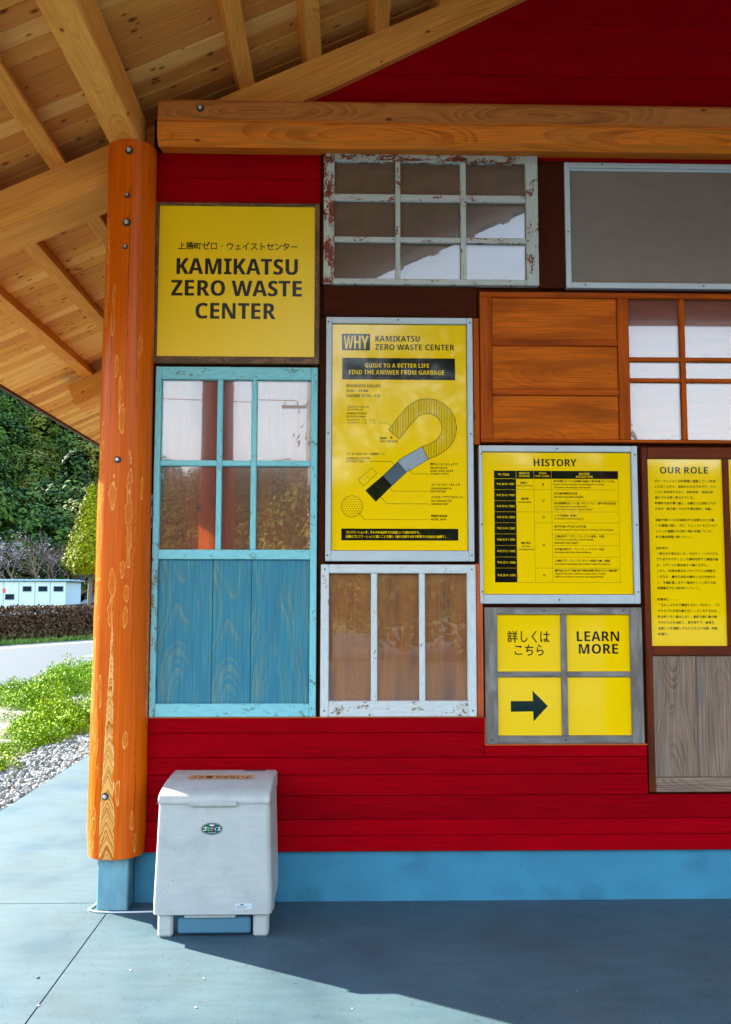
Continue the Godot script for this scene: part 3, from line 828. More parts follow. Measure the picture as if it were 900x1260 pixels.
	M.bolt = mat(rgb(205, 205, 205), 0.4)
	M.bolt.metallic = 0.6
	M.bolt_dark = mat(rgb(36, 32, 30), 0.6)
	M.plinth = tex_mat(mottled_tex(31, 256, rgb(56, 136, 164), rgb(50, 122, 150), 0.9, 0.05, 0.0, 1.0, 1.0, 0.03, 0.08), 1.4, 1.4, 0.7)
	M.footing = tex_mat(mottled_tex(32, 256, rgb(122, 170, 182), rgb(92, 138, 150), 0.8, 0.08, 0.02, 0.5, 1.6), 0.5, 0.5, 0.75)
	M.floor = tex_mat(mottled_tex(33, 1024, rgb(64, 90, 101), rgb(56, 80, 91), 1.0, 0.12, 0.17, 1.0, 1.0, 0.06, 0.06), 3.2, 3.2, 0.5)
	M.floor.uv1_triplanar = true
	M.floor.uv1_world_triplanar = true
	M.floor.uv1_scale = Vector3.ONE * 0.31
	var gv := noise(88, 0.012, 5)
	var gt := NoiseTexture2D.new()
	gt.width = 512
	gt.height = 512
	gt.seamless = true
	gt.noise = gv
	var gr := Gradient.new()
	gr.set_color(0, Color(0.86, 0.86, 0.86))
	gr.set_color(1, Color(0.42, 0.42, 0.42))
	gt.color_ramp = gr
	M.floor.roughness = 1.0
	M.floor.roughness_texture = gt
	M.roofing = mat(rgb(70, 30, 30), 0.5)
	M.fascia = mat(rgb(74, 24, 26), 0.5)
	M.bin = tex_mat(mottled_tex(35, 512, rgb(182, 183, 178), rgb(166, 168, 165), 0.6, 0.035, 0.12, 1.0, 1.0, 0.02, 0.05), 0.7, 0.7, 0.42)
	M.bin.uv1_triplanar = true
	M.bin.uv1_scale = Vector3.ONE * 1.4
	M.bin_tray = mat(rgb(70, 116, 136), 0.5)
	M.leaf = mat(Color.WHITE, 0.6)
	M.leaf.metallic_specular = 0.2
	M.leaf.vertex_color_use_as_albedo = true
	M.leaf.backlight = Color(0.35, 0.4, 0.15)
	M.bark = mat(rgb(96, 84, 74), 0.9)
	M.twig = mat(rgb(62, 44, 32), 0.95, 0.1)
	M.pale_bark = mat(rgb(128, 104, 92), 0.85, 0.1)
	M.stone = mat(Color.WHITE, 0.8)
	M.stone.vertex_color_use_as_albedo = true
	M.asphalt = tex_mat(mottled_tex(40, 256, rgb(61, 66, 72), rgb(54, 59, 65), 1.0, 0.14, 0.02), 4.0, 4.0, 0.85)
	M.asphalt.uv1_triplanar = true
	M.asphalt.uv1_world_triplanar = true
	M.asphalt.uv1_scale = Vector3.ONE * 0.3
	M.paint = mat(rgb(232, 232, 228), 0.7)
	M.soil = tex_mat(mottled_tex(41, 256, rgb(150, 142, 128), rgb(108, 104, 84), 1.0, 0.2, 0.03), 2.0, 2.0, 0.95)
	M.soil.uv1_triplanar = true
	M.soil.uv1_world_triplanar = true
	M.soil.uv1_scale = Vector3.ONE * 0.5
	M.turf = tex_mat(mottled_tex(42, 256, rgb(92, 104, 56), rgb(112, 104, 70), 1.0, 0.25, 0.02), 4.0, 4.0, 0.95)
	M.turf.uv1_triplanar = true
	M.turf.uv1_world_triplanar = true
	M.turf.uv1_scale = Vector3.ONE * 0.25
	M.hill = mat(rgb(40, 48, 22), 0.95, 0.1)
	M.concrete = tex_mat(mottled_tex(43, 256, rgb(176, 172, 164), rgb(150, 148, 140), 1.0, 0.1, 0.0), 1.0, 1.0, 0.85)
	M.yard = tex_mat(M.concrete.albedo_texture, 1.0, 1.0, 0.9, rgb(140, 142, 146))
	M.yard.uv1_triplanar = true
	M.yard.uv1_world_triplanar = true
	M.yard.uv1_scale = Vector3.ONE * 0.4
	M.shed = mat(rgb(196, 210, 214), 0.5)
	M.shed_trim = mat(rgb(128, 158, 162), 0.5)
	M.glass_dark = mat(rgb(30, 40, 44), 0.08)
	M.car = mat(rgb(16, 24, 38), 0.2)
	M.rubber = mat(rgb(22, 22, 22), 0.8)
	M.wire = mat(rgb(30, 30, 32), 0.6)
	M.cable = mat(rgb(214, 218, 218), 0.5)

# ------------------------------------------------------------------ building parts
func log_mesh(y0: float, y1: float, r0: float, r1: float, sd: int) -> ArrayMesh:
	var s := Shape.new()
	var wob := noise(sd, 1.0, 2)
	var rows := 34
	var sides := 40
	var P := []
	for i in rows + 1:
		var f := float(i) / rows
		var y := lerpf(y0, y1, f)
		var ring := []
		for k in sides + 1:
			var a := TAU * (float(k % sides) / sides - 0.5)   # u = 0.5 faces +z
			var r := lerpf(r0, r1, f) * (1.0 + 0.035 * wob.get_noise_3d(sin(a) * 1.1, cos(a) * 1.1, y * 1.1) + 0.012 * wob.get_noise_3d(sin(a) * 4.0, cos(a) * 4.0, y * 2.6))
			# hewn flats: front strip low down, left flank
			var flat: float = r0 * lerpf(0.965, 1.05, clampf((y - y0) / 1.2, 0.0, 1.0))
			r = minf(r, flat / maxf(0.2, cos(a + 0.1)))
			if i == 0: r -= 0.008
			ring.append(Vector3(sin(a) * r, y + (0.0 if i else 0.0), cos(a) * r))
		P.append(ring)
	P[0] = P[0]
	for i in rows:
		for k in sides:
			var q := [P[i][k], P[i][k + 1], P[i + 1][k + 1], P[i + 1][k]]
			var ns := []
			for p in q:
				ns.append(Vector3(p.x, 0, p.z).normalized())
			var uvs := [Vector2(float(k) / sides, 1.0 - float(i) / rows), Vector2(float(k + 1) / sides, 1.0 - float(i) / rows), Vector2(float(k + 1) / sides, 1.0 - float(i + 1) / rows), Vector2(float(k) / sides, 1.0 - float(i + 1) / rows)]
			s.tri(q[0], q[1], q[2], ns[0], ns[1], ns[2], uvs[0], uvs[1], uvs[2])
			s.tri(q[0], q[2], q[3], ns[0], ns[2], ns[3], uvs[0], uvs[2], uvs[3])
	for e in [[0, -1.0], [rows, 1.0]]:
		var nn := Vector3(0, e[1], 0)
		for k in sides:
			s.tri(Vector3(0, P[e[0]][0].y, 0), P[e[0]][k], P[e[0]][k + 1], nn, nn, nn, Vector2(0.3, 0.5), Vector2(0.31, 0.5), Vector2(0.31, 0.52))
	return s.made()

func bolt(parent: Node, at: Vector3, r: float) -> void:
	var b := part("bolt", parent, lathe([[r, 0.0], [r, 0.006], [r * 0.94, 0.009], [0.0, 0.009]], 16), M.bolt_dark, at)
	b.rotation_degrees.x = 90
	var s := Shape.new()
	var hx := lathe([[r * 0.6, 0.0], [r * 0.6, 0.010], [r * 0.42, 0.014], [0.0, 0.0145]], 6)
	b.mesh = join([[b.mesh, Transform3D()], [hx, Transform3D(Basis(), Vector3(0, 0.008, 0))]])
	b.material_override = null
	b.set_surface_override_material(0, M.bolt_dark)
	b.set_surface_override_material(1, M.bolt)

func join(list: Array) -> ArrayMesh:
	var m := ArrayMesh.new()
	for l in list:
		var st := SurfaceTool.new()
		st.append_from(l[0], 0, l[1])
		st.commit(m)
	return m

func build_structure() -> void:
	var b := thing("timber_building", Vector3.ZERO, "timber building with red board walls, round log posts and a deep pine roof", "building")
	# plinth and dark backing wall
	box("plinth", b, -1.02, 7.8, -0.05, 0.256, -0.22, -0.04, M.plinth, 0, 0.004)
	box("backing_wall", b, -1.0, 7.8, 0.256, 3.99, -0.2, -0.05, M.dark, 0, 0.0)
	var sw := box("side_wall", b, -1.16, -1.0, 0.256, 3.72, -9.5, -0.12, M.weathered, 2, 0.0)
	box("side_plinth", b, -1.14, -1.02, -0.05, 0.256, -9.5, -0.22, M.plinth, 2, 0.0)
	box("back_wall", b, -1.0, 7.8, 0.0, 4.02, -9.5, -9.35, M.red, 0, 0.0)
	box("far_side_wall", b, 7.8, 7.95, 0.0, 3.72, -9.5, -0.05, M.red, 2, 0.0)
	# red cladding below the salvaged panels
	var zc := [-0.034, -0.012]
	for e in [[-0.962, 7.8, 0.244, 0.319], [-0.962, 7.8, 0.321, 0.396], [-0.962, 7.8, 0.398, 0.511], [-0.962, 1.518, 0.513, 0.611], [-0.962, 1.518, 0.613, 0.695], [-0.962, 0.704, 0.697, 0.815], [0.706, 1.518, 0.697, 0.752], [-0.962, 0.704, 0.817, 0.888], [2.47, 7.8, 0.513, 0.695], [2.47, 7.8, 0.697, 0.888]]:
		box("red_board", b, e[0], e[1], e[2], e[3], zc[0], zc[1] + rng.randf_range(-0.0015, 0.0015), [M.red, M.red_b, M.red, M.red_c][rng.randi() % 4], 0, 0.0025)
	var yb := 0.89
	while yb < 3.74:   # the wall goes on in red boards beyond the salvaged panels
		box("red_board", b, 2.64, 7.8, yb, yb + 0.148, zc[0], zc[1], M.red, 0, 0.0025)
		yb += 0.15
	box("drip_strip", b, 0.706, 1.52, 0.7535, 0.7585, -0.05, -0.006, M.trim, 0, 0.001)
	box("drip_strip", b, -0.962, 0.704, 0.8895, 0.8935, -0.05, -0.006, M.trim, 0, 0.001)
	box("edge_strip", b, 0.672, 0.7045, 0.8945, 1.655, -0.05, -0.022, M.trim, 1, 0.002)
	box("edge_strip", b, 0.7055, 0.7115, 0.7595, 0.8885, -0.05, -0.008, M.trim, 1, 0.001)
	box("edge_strip", b, -0.978, -0.963, 0.25, 0.894, -0.05, -0.02, M.trim, 1, 0.002)
	# dark boards between the panels
	box("dark_board", b, 1.018, 1.152, 3.088, 3.776, -0.05, -0.018, M.dark, 1, 0.003)
	box("dark_board", b, -0.107, 0.688, 2.929, 3.092, -0.05, -0.024, M.dark, 0, 0.003)
	box("dark_board", b, -0.125, -0.095, 0.9, 2.924, -0.05, -0.03, M.dark, 1, 0.002)
	box("dark_board", b, -0.984, -0.962, 0.9, 2.67, -0.05, -0.03, M.dark, 1, 0.002)
	box("brown_board", b, 0.668, 0.697, 2.264, 2.924, -0.05, -0.014, M.door_wood, 1, 0.002)
	box("brown_board", b, 1.512, 1.522, 0.76, 2.25, -0.05, -0.03, M.dark, 1, 0.002)
	# red boards right under the tie beam
	box("red_board", b, -0.985, -0.122, 3.535, 3.665, -0.049, -0.035, M.red, 0, 0.002)
	box("red_board", b, -0.985, -0.122, 3.667, 3.80, -0.049, -0.035, M.red, 0, 0.002)
	box("red_board", b, 1.02, 2.62, 3.778, 3.83, -0.049, -0.03, M.red, 0, 0.002)
	box("dark_board", b, -0.121, -0.110, 3.1, 3.80, -0.05, -0.016, M.dark, 1, 0.001)
	# gable boards, cut to the roof slope
	var y := 3.99
	while y < 5.75:
		var xl := (y + 0.15 - 4.41) / SLOPE
		box("gable_board", b, maxf(xl, -1.0), minf(6.8 - xl, 7.8), y, y + 0.148, -0.125, -0.095 + rng.randf_range(-0.001, 0.001), M.red, 0, 0.0025)
		y += 0.15
	# tie beam: squared above, rounded below
	var s := Shape.new()
	var prof := [[-0.05, 3.802], [0.02, 3.792], [0.085, 3.776], [0.118, 3.802], [0.128, 3.885], [0.120, 3.90], [0.112, 4.00], [0.10, 4.018], [-0.05, 4.018]]
	var x0 := -0.95
	var x1 := 7.8
	for i in prof.size() - 1:
		var a: Array = prof[i]
		var c: Array = prof[i + 1]
		var nn := Vector3(0, -(c[0] - a[0]), c[1] - a[1]).normalized()
		var vo := 0.09 * i
		var steps := 12
		for k in steps:
			var xa := lerpf(x0, x1, float(k) / steps)
			var xb := lerpf(x0, x1, float(k + 1) / steps)
			var len := Vector2(c[0] - a[0], c[1] - a[1]).length()
			s.quad(Vector3(xa, a[1], a[0]), Vector3(xb, a[1], a[0]), Vector3(xb, c[1], c[0]), Vector3(xa, c[1], c[0]), nn, Vector2(xa - x0, vo), Vector2(xb - x0, vo), Vector2(xb - x0, vo + len), Vector2(xa - x0, vo + len))
	var endp := Vector3(x0, 3.9, 0.03)
	for i in prof.size() - 1:
		s.tri(endp, Vector3(x0, prof[i][1], prof[i][0]), Vector3(x0, prof[i + 1][1], prof[i + 1][0]), Vector3.LEFT, Vector3.LEFT, Vector3.LEFT, Vector2(0.1, 0.1), Vector2(0.12, 0.1), Vector2(0.12, 0.14))
	var tb := part("tie_beam", b, s.made(), M.beam)
	var face := Shape.new()   # planed and greyed upper face
	face.quad(Vector3(-0.949, 3.903, 0.1212), Vector3(7.79, 3.903, 0.1212), Vector3(7.79, 4.0, 0.1132), Vector3(-0.949, 4.0, 0.1132), Vector3(0, 0.08, 1).normalized(), Vector2(0.4, 0.2), Vector2(9.1, 0.2), Vector2(9.1, 0.3), Vector2(0.4, 0.3))
	face.quad(Vector3(-0.949, 4.0, 0.1132), Vector3(7.79, 4.0, 0.1132), Vector3(7.79, 4.017, 0.1012), Vector3(-0.949, 4.017, 0.1012), Vector3(0, 0.5, 0.8).normalized(), Vector2(0.4, 0.3), Vector2(9.1, 0.3), Vector2(9.1, 0.32), Vector2(0.4, 0.32))
	face.quad(Vector3(-0.949, 3.903, 0.1212), Vector3(7.79, 3.903, 0.1212), Vector3(7.79, 3.903, 0.11), Vector3(-0.949, 3.903, 0.11), Vector3.DOWN)
	part("planed_face", tb, face.made(), M.beam_grey)
	bolt(tb, Vector3(-0.735, 3.965, 0.114), 0.019)
	# log posts
	var p := part("log_post", b, log_mesh(0.25, 3.796, 0.141, 0.121, 5), M.pillar, Vector3(-1.097, 0, 0))
	for q in [[0.008, 3.735, 0.020], [0.005, 3.50, 0.013], [0.005, 3.358, 0.020], [0.002, 3.232, 0.013], [-0.008, 2.155, 0.017], [-0.026, 0.545, 0.017]]:
		var rr := lerpf(0.141, 0.121, (q[1] - 0.25) / 3.55)
		bolt(p, Vector3(q[0], q[1], sqrt(rr * rr - q[0] * q[0]) - 0.004), q[2])
	box("footing", b, -1.170, -1.022, -0.05, 0.252, -0.07, 0.066, M.footing, 1, 0.006)
	for z in [3.35, -3.35]:
		part("log_post", b, log_mesh(0.25, 3.62, 0.165, 0.14, 9), M.pillar, Vector3(-1.115, 0, z))
		box("footing", b, -1.19, -1.04, -0.05, 0.252, z - 0.07, z + 0.07, M.footing, 1, 0.006)
		part("log_post", b, log_mesh(0.25, 3.62, 0.165, 0.14, 9), M.pillar, Vector3(7.9, 0, z))
		box("footing", b, 7.83, 7.97, -0.05, 0.252, z - 0.07, z + 0.07, M.footing, 1, 0.006)
	# front frame of the canopy, right half: post, tie beam and boarded gable
	part("log_post", b, log_mesh(0.25, 3.93, 0.15, 0.13, 9), M.pillar, Vector3(2.42, 0, 3.35))
	box("footing", b, 2.35, 2.49, -0.05, 0.252, 3.28, 3.42, M.footing, 1, 0.006)
	box("tie_beam", b, 2.26, 7.8, 3.93, 4.16, 3.25, 3.45, M.beam, 0, 0.01)
	y = 4.16
	while y < 5.75:
		var xl := maxf(2.26, (y + 0.15 - 4.36) / SLOPE)
		box("gable_board", b, xl, minf(6.8 - (y + 0.15 - 4.36) / SLOPE, 7.8), y, y + 0.148, 3.32, 3.35, M.red, 0, 0.0025)
		y += 0.15
	# roof: left slope built piece by piece, in the slope's own axes
	var ang := atan(SLOPE)
	var ca := cos(ang)
	var roof := hub("roof", b, Vector3(0, 4.42, 0))
	roof.rotation.z = ang
	var xe := -2.81 / ca
	var xr := 3.38 / ca
	var z := 4.15
	while z > -9.6:
		var w := 0.117
		box("soffit_plank", roof, xe, xr, 0.108, 0.13, z - w + 0.005, z, [M.soffit, M.soffit_b, M.soffit_c][rng.randi() % 3], 0, 0.006)
		z -= w
	for f in [[-0.34, -0.055], [3.22, 3.48], [-3.62, -3.34]]:
		var bm := Shape.new()   # the beam thins towards the ridge
		var pg := [[-2.42 / ca, 0.0], [xr - 0.05, 0.0], [xr - 0.05, -0.12], [1.25 / ca, -0.125], [-0.15 / ca, -0.192], [-2.42 / ca, -0.195]]
		var zm: float = (f[0] + f[1]) / 2
		var hz: float = (f[1] - f[0]) / 2
		var vv := 0.0
		for i in pg.size():
			var p0: Array = pg[i]
			var p1: Array = pg[(i + 1) % pg.size()]
			var nn := Vector3(-(p1[1] - p0[1]), p1[0] - p0[0], 0).normalized()
			bm.quad(Vector3(p0[0], p0[1], -hz), Vector3(p1[0], p1[1], -hz), Vector3(p1[0], p1[1], hz), Vector3(p0[0], p0[1], hz), nn, Vector2(p0[0] + 3, 0.4), Vector2(p1[0] + 3, 0.4), Vector2(p1[0] + 3, 0.4 + 2 * hz), Vector2(p0[0] + 3, 0.4 + 2 * hz))
		for sg in [-1.0, 1.0]:
			for q in [[0, 4, 5], [0, 3, 4], [0, 1, 3], [1, 2, 3]]:
				var w := []
				for j in q: w.append(Vector3(pg[j][0], pg[j][1], sg * hz))
				bm.tri(w[0], w[1], w[2], Vector3(0, 0, sg), Vector3(0, 0, sg), Vector3(0, 0, sg), Vector2(w[0].x + 3, w[0].y + 0.3), Vector2(w[1].x + 3, w[1].y + 0.3), Vector2(w[2].x + 3, w[2].y + 0.3))
		part("sloping_beam", roof, bm.made(), M.rafter, Vector3(0, 0, zm))
	for x in [-2.24, -1.87, -1.50, -0.515, -0.16, 0.20, 0.55, 0.9, 1.25, 1.6, 1.95, 2.3, 2.65, 3.0]:
		box("purlin", roof, x / ca - 0.043, x / ca + 0.043, 0.0005, 0.1075, -9.3, 4.1, M.rafter, 2, 0.005)
	box("eave_purlin", b, -1.205, -1.04, 3.797, 3.978, -0.05, 4.1, M.rafter, 2, 0.008)
	box("eave_purlin", b, -1.205, -1.04, 3.83, 3.978, -9.3, -0.345, M.rafter, 2, 0.008)
	box("roofing", roof, xe - 0.03, xr, 0.131, 0.20, -9.7, 4.25, M.roofing, 0, 0.0)
	box("fascia", roof, xe - 0.025, xe - 0.004, 0.085, 0.1305, -9.7, 4.25, M.fascia, 2, 0.002)
	box("fascia", roof, xe - 0.03, xr, 0.06, 0.1305, 4.19, 4.22, M.fascia, 0, 0.002)
	var far := hub("far_roof", b, Vector3(6.8, 4.42, 0))
	far.rotation.z = -ang
	box("soffit", far, -xr, -xe, 0.108, 0.13, -9.6, 4.15, M.soffit, 0, 0.0)
	box("roofing", far, -xr, -xe, 0.131, 0.2, -9.7, 4.25, M.roofing, 0, 0.0)
	for f in [[-0.34, -0.055], [3.22, 3.48]]:
		box("sloping_beam", far, -xr, 2.36 / ca, -0.195, 0.0, f[0], f[1], M.rafter, 0, 0.006)

# ------------------------------------------------------------------ salvaged panels: one sash from its bars
func sash(t: Node3D, w: float, h: float, d: float, sl: float, sr: float, rb: float, rt: float, mull: Array, munt: Array, fm: Material, glass: Material, behind: Material, opt := {}) -> void:
	box("stile", t, 0, sl, 0, h, 0, d, opt.get("left", fm), 1, 0.003)
	box("stile", t, w - sr, w, 0, h, 0, d, fm, 1, 0.003)
	box("rail", t, sl, w - sr, 0, rb, 0, d - 0.002, opt.get("bottom", fm), 0, 0.003)
	box("rail", t, sl, w - sr, h - rt, h, 0, d - 0.002, opt.get("top", fm), 0, 0.003)
	var xs := [sl]
	for m in mull:
		xs.append_array(m)
	xs.append(w - sr)
	var ys := [rb]
	for m in munt:
		ys.append_array(m)
	ys.append(h - rt)
	for m in mull:
		box("mullion", t, m[0], m[1], rb, h - rt, d * 0.35, d - 0.004, fm, 1, 0.003)
	for m in munt:
		for i in range(0, xs.size(), 2):
			box("glazing_bar", t, xs[i], xs[i + 1], m[0], m[1], d * 0.35, d - 0.006, fm, 0, 0.003)
	if glass:
		for j in range(0, ys.size(), 2):
			for i in range(0, xs.size(), 2):
				var q := box("pane", t, xs[i] - 0.004, xs[i + 1] + 0.004, ys[j] - 0.004, ys[j + 1] + 0.004, d * 0.44, d * 0.44 + 0.003, glass, 0, 0.0)
				q.rotation_degrees = Vector3(rng.randf_range(-0.12, 0.12), rng.randf_range(-0.12, 0.12), 0)
	if behind:
		box("backing_board", t, sl, w - sr, rb, h - rt, d * 0.02, d * 0.2, behind, opt.get("grain", 0), 0.0)

func screws(t: Node3D, pts: Array, z: float) -> void:
	for p in pts:
		var m := part("screw", t, lathe([[0.0045, 0.0], [0.004, 0.0015], [0.0, 0.002]], 8), M.bolt_dark, Vector3(p[0], p[1], z))
		m.rotation_degrees.x = 90

func build_panels() -> void:
	var t: Node3D
	# name sign
	t = thing("name_sign", Vector3(-0.985, 2.675, -0.05), "square yellow sign with three bold lines of capitals in a brown frame", "sign")
	box("frame_bar", t, 0, 0.027, 0, 0.851, 0, 0.04, M.rusty, 1)
	box("frame_bar", t, 0.8335, 0.858, 0, 0.851, 0, 0.04, M.rusty, 1)
	box("frame_bar", t, 0.027, 0.8335, 0, 0.037, 0, 0.039, M.rusty, 0)
	box("frame_bar", t, 0.027, 0.8335, 0.8345, 0.851, 0, 0.039, M.rusty, 0)
	print_panel("face", t, 0.0275, 0.833, 0.0375, 0.834, 0.005, 0.030, print_mat(sheet_name_sign(), 0.35))
	# blue door
	t = thing("blue_door", Vector3(-0.957, 0.895, -0.05), "turquoise painted wooden door with six glass panes above blue stained boards", "door")
	sash_door(t)
	# guide poster
	t = thing("guide_board", Vector3(-0.091, 1.666, -0.05), "tall yellow poster with a hooked site plan in a white frame", "notice board")
	framed_print(t, 0.7535, 1.256, 0.029, 0.053, 0.032, M.white_metal, print_mat(sheet_guide(), 0.05))
	screws(t, [[0.012, 0.03], [0.74, 0.03], [0.012, 1.23], [0.74, 1.23], [0.012, 0.65], [0.74, 0.65], [0.37, 1.242]], 0.046)
	# white three-pane window
	t = thing("three_pane_window", Vector3(-0.112, 0.895, -0.05), "white painted window with three tall panes backed by brown board", "window")
	sash(t, 0.7795, 0.7545, 0.045, 0.041, 0.043, 0.076, 0.044, [[0.252, 0.283], [0.494, 0.523]], [], M.white_wood, M.pane, M.backing_matte, {"bottom": M.white_worn, "grain": 1})
	screws(t, [[0.02, 0.03], [0.76, 0.03], [0.02, 0.73], [0.76, 0.73]], 0.046)
	# nine-pane window
	t = thing("nine_pane_window", Vector3(-0.1075, 3.0975, -0.05), "old nine-pane window with white paint flaking to red under the log beam", "window")
	sash(t, 1.1205, 0.70, 0.045, 0.055, 0.0635, 0.03, 0.04, [[0.3735, 0.399], [0.713, 0.743]], [[0.226, 0.254], [0.447, 0.484]], M.chipped_less, M.pane_dusty, M.backing_taupe, {"left": M.chipped, "top": M.chipped})
	# fly screen
	t = thing("fly_screen", Vector3(1.1555, 3.089, -0.05), "wide grey mesh fly screen in a pale aluminium frame", "fly screen")
	box("frame_bar", t, 0, 0.028, 0, 0.678, 0, 0.04, M.white_metal, 1)
	box("frame_bar", t, 1.43, 1.458, 0, 0.678, 0, 0.04, M.white_metal, 1)
	box("frame_bar", t, 0.028, 1.43, 0, 0.03, 0, 0.039, M.white_metal, 0)
	box("frame_bar", t, 0.028, 1.43, 0.650, 0.678, 0, 0.039, M.white_metal, 0)
	box("track", t, 0.028, 1.43, 0.638, 0.6495, 0, 0.03, M.white_metal, 0)
	box("mesh", t, 0.028, 1.43, 0.03, 0.638, 0.012, 0.018, M.mesh_screen, 0, 0.0)
	screws(t, [[0.014, 0.3], [0.1, 0.015], [0.72, 0.015], [0.2, 0.665], [0.9, 0.665]], 0.041)
	# brown door lying on its side
	t = thing("brown_door", Vector3(0.7015, 2.276, -0.05), "varnished brown door laid sideways with three wood panels and small panes", "door")
	sideways_door(t)
	# history board
	t = thing("history_board", Vector3(0.69, 1.4535, -0.05), "yellow timeline board with a dark year column in a white frame", "notice board")
	framed_print(t, 0.8125, 0.805, 0.0165, 0.0465, 0.0315, M.white_metal, print_mat(sheet_history(), 0.06), 0.029)
	screws(t, [[0.012, 0.06], [0.8, 0.06], [0.012, 0.4], [0.8, 0.4], [0.012, 0.76], [0.8, 0.76], [0.4, 0.79], [0.4, 0.02]], 0.046)
	# four-pane metal window
	t = thing("four_pane_window", Vector3(0.7125, 0.759, -0.05), "grey metal window with four yellow panes, one with a black arrow", "window")
	var xs := [0.063, 0.384, 0.414, 0.735]
	var ys := [0.0405, 0.3285, 0.356, 0.641]
	box("stile", t, 0, xs[0], 0, 0.676, 0, 0.035, M.steel, 1)
	box("stile", t, xs[3], 0.796, 0, 0.676, 0, 0.035, M.steel, 1)
	box("rail", t, xs[0], xs[3], 0, ys[0], 0, 0.034, M.steel, 0)
	box("rail", t, xs[0], xs[3], ys[3], 0.676, 0, 0.034, M.steel, 0)
	box("mullion", t, xs[1], xs[2], ys[0], ys[3], 0, 0.033, M.steel, 1)
	for i in [0, 2]:
		box("glazing_bar", t, xs[i], xs[i + 1], ys[1], ys[2], 0, 0.031, M.steel, 0)
	var sheets := [print_mat(sheet_arrow(), 0.07), print_mat(blank(64, 64, YELLOW), 0.07), print_mat(sheet_here(), 0.07), print_mat(sheet_learn(), 0.07)]
	for j in 2:
		for i in 2:
			print_panel("yellow_pane", t, xs[i * 2] - 0.001, xs[i * 2 + 1] + 0.001, ys[j * 2] - 0.001, ys[j * 2 + 1] + 0.001, 0.008, 0.02, sheets[j * 2 + i])
	screws(t, [[0.03, 0.02], [0.4, 0.02], [0.3, 0.66], [0.7, 0.66]], 0.036)
	# role door
	t = thing("weathered_door", Vector3(1.5245, 0.5235, -0.05), "weathered brown door with a yellow text panel above grey bare boards", "door")
	box("stile", t, 0, 0.031, 0, 1.73, 0, 0.045, M.role_wood, 1, 0.004)
	box("stile", t, 0.899, 0.93, 0, 1.73, 0, 0.045, M.role_wood, 1, 0.004)
	box("rail", t, 0.031, 0.899, 0, 0.069, 0, 0.043, M.weathered, 0, 0.004)
	box("rail", t, 0.031, 0.899, 0.672, 0.719, 0, 0.043, M.role_wood, 0, 0.004)
	box("rail", t, 0.031, 0.899, 1.671, 1.73, 0, 0.043, M.role_wood, 0, 0.004)
	box("mullion", t, 0.4195, 0.45, 0.719, 1.671, 0, 0.043, M.role_wood, 1, 0.003)
	print_panel("text_panel", t, 0.031, 0.4195, 0.719, 1.671, 0.01, 0.028, print_mat(sheet_role(), 0.05))
	print_panel("text_panel", t, 0.45, 0.899, 0.719, 1.671, 0.01, 0.028, print_mat(blank(64, 64, YELLOW), 0.05))
	var bx := [0.031, 0.257, 0.482, 0.70, 0.899]
	for i in 4:
		box("board", t, bx[i] + 0.001, bx[i + 1] - 0.001, 0.069, 0.672, 0.006, 0.026 + rng.randf_range(-0.002, 0.002), M.weathered, 1, 0.004, Vector2([0.2, 0.9, 1.4, 0.5][i], 0.25 - (bx[i + 1] - bx[i]) * [0.45, 0.6, 0.5, 0.4][i]))
	screws(t, [[0.015, 0.1], [0.015, 0.5], [0.015, 1.3], [0.7, 1.70]], 0.046)
	# small blue and white tag beside the door
	t = thing("small_tag", Vector3(-0.972, 1.83, -0.028), "narrow blue and white tag between log post and turquoise door", "tag")
	box("plate", t, -0.008, 0.008, 0, 0.17, 0, 0.006, M.white_metal, 1, 0.001)
	for yy in [0.025, 0.11]:
		box("stripe", t, -0.0085, 0.0085, yy, yy + 0.03, 0.003, 0.0068, mat(rgb(28, 70, 130), 0.5), 1, 0.0)

func framed_print(t: Node3D, w: float, h: float, side: float, bottom: float, top: float, fm: Material, pm: Material, right := -1.0) -> void:
	var r := side if right < 0.0 else right
	box("frame_bar", t, 0, side, 0, h, 0, 0.045, fm, 1, 0.003)
	box("frame_bar", t, w - r, w, 0, h, 0, 0.045, fm, 1, 0.003)
	box("frame_bar", t, side, w - r, 0, bottom, 0, 0.044, fm, 0, 0.003)
	box("frame_bar", t, side, w - r, h - top, h, 0, 0.044, fm, 0, 0.003)
	box("gasket", t, side, w - r, bottom, h - top, 0.005, 0.024, M.gasket, 0, 0.0)
	print_panel("poster", t, side + 0.0025, w - r - 0.0025, bottom + 0.0025, h - top - 0.0025, 0.02, 0.027, pm)

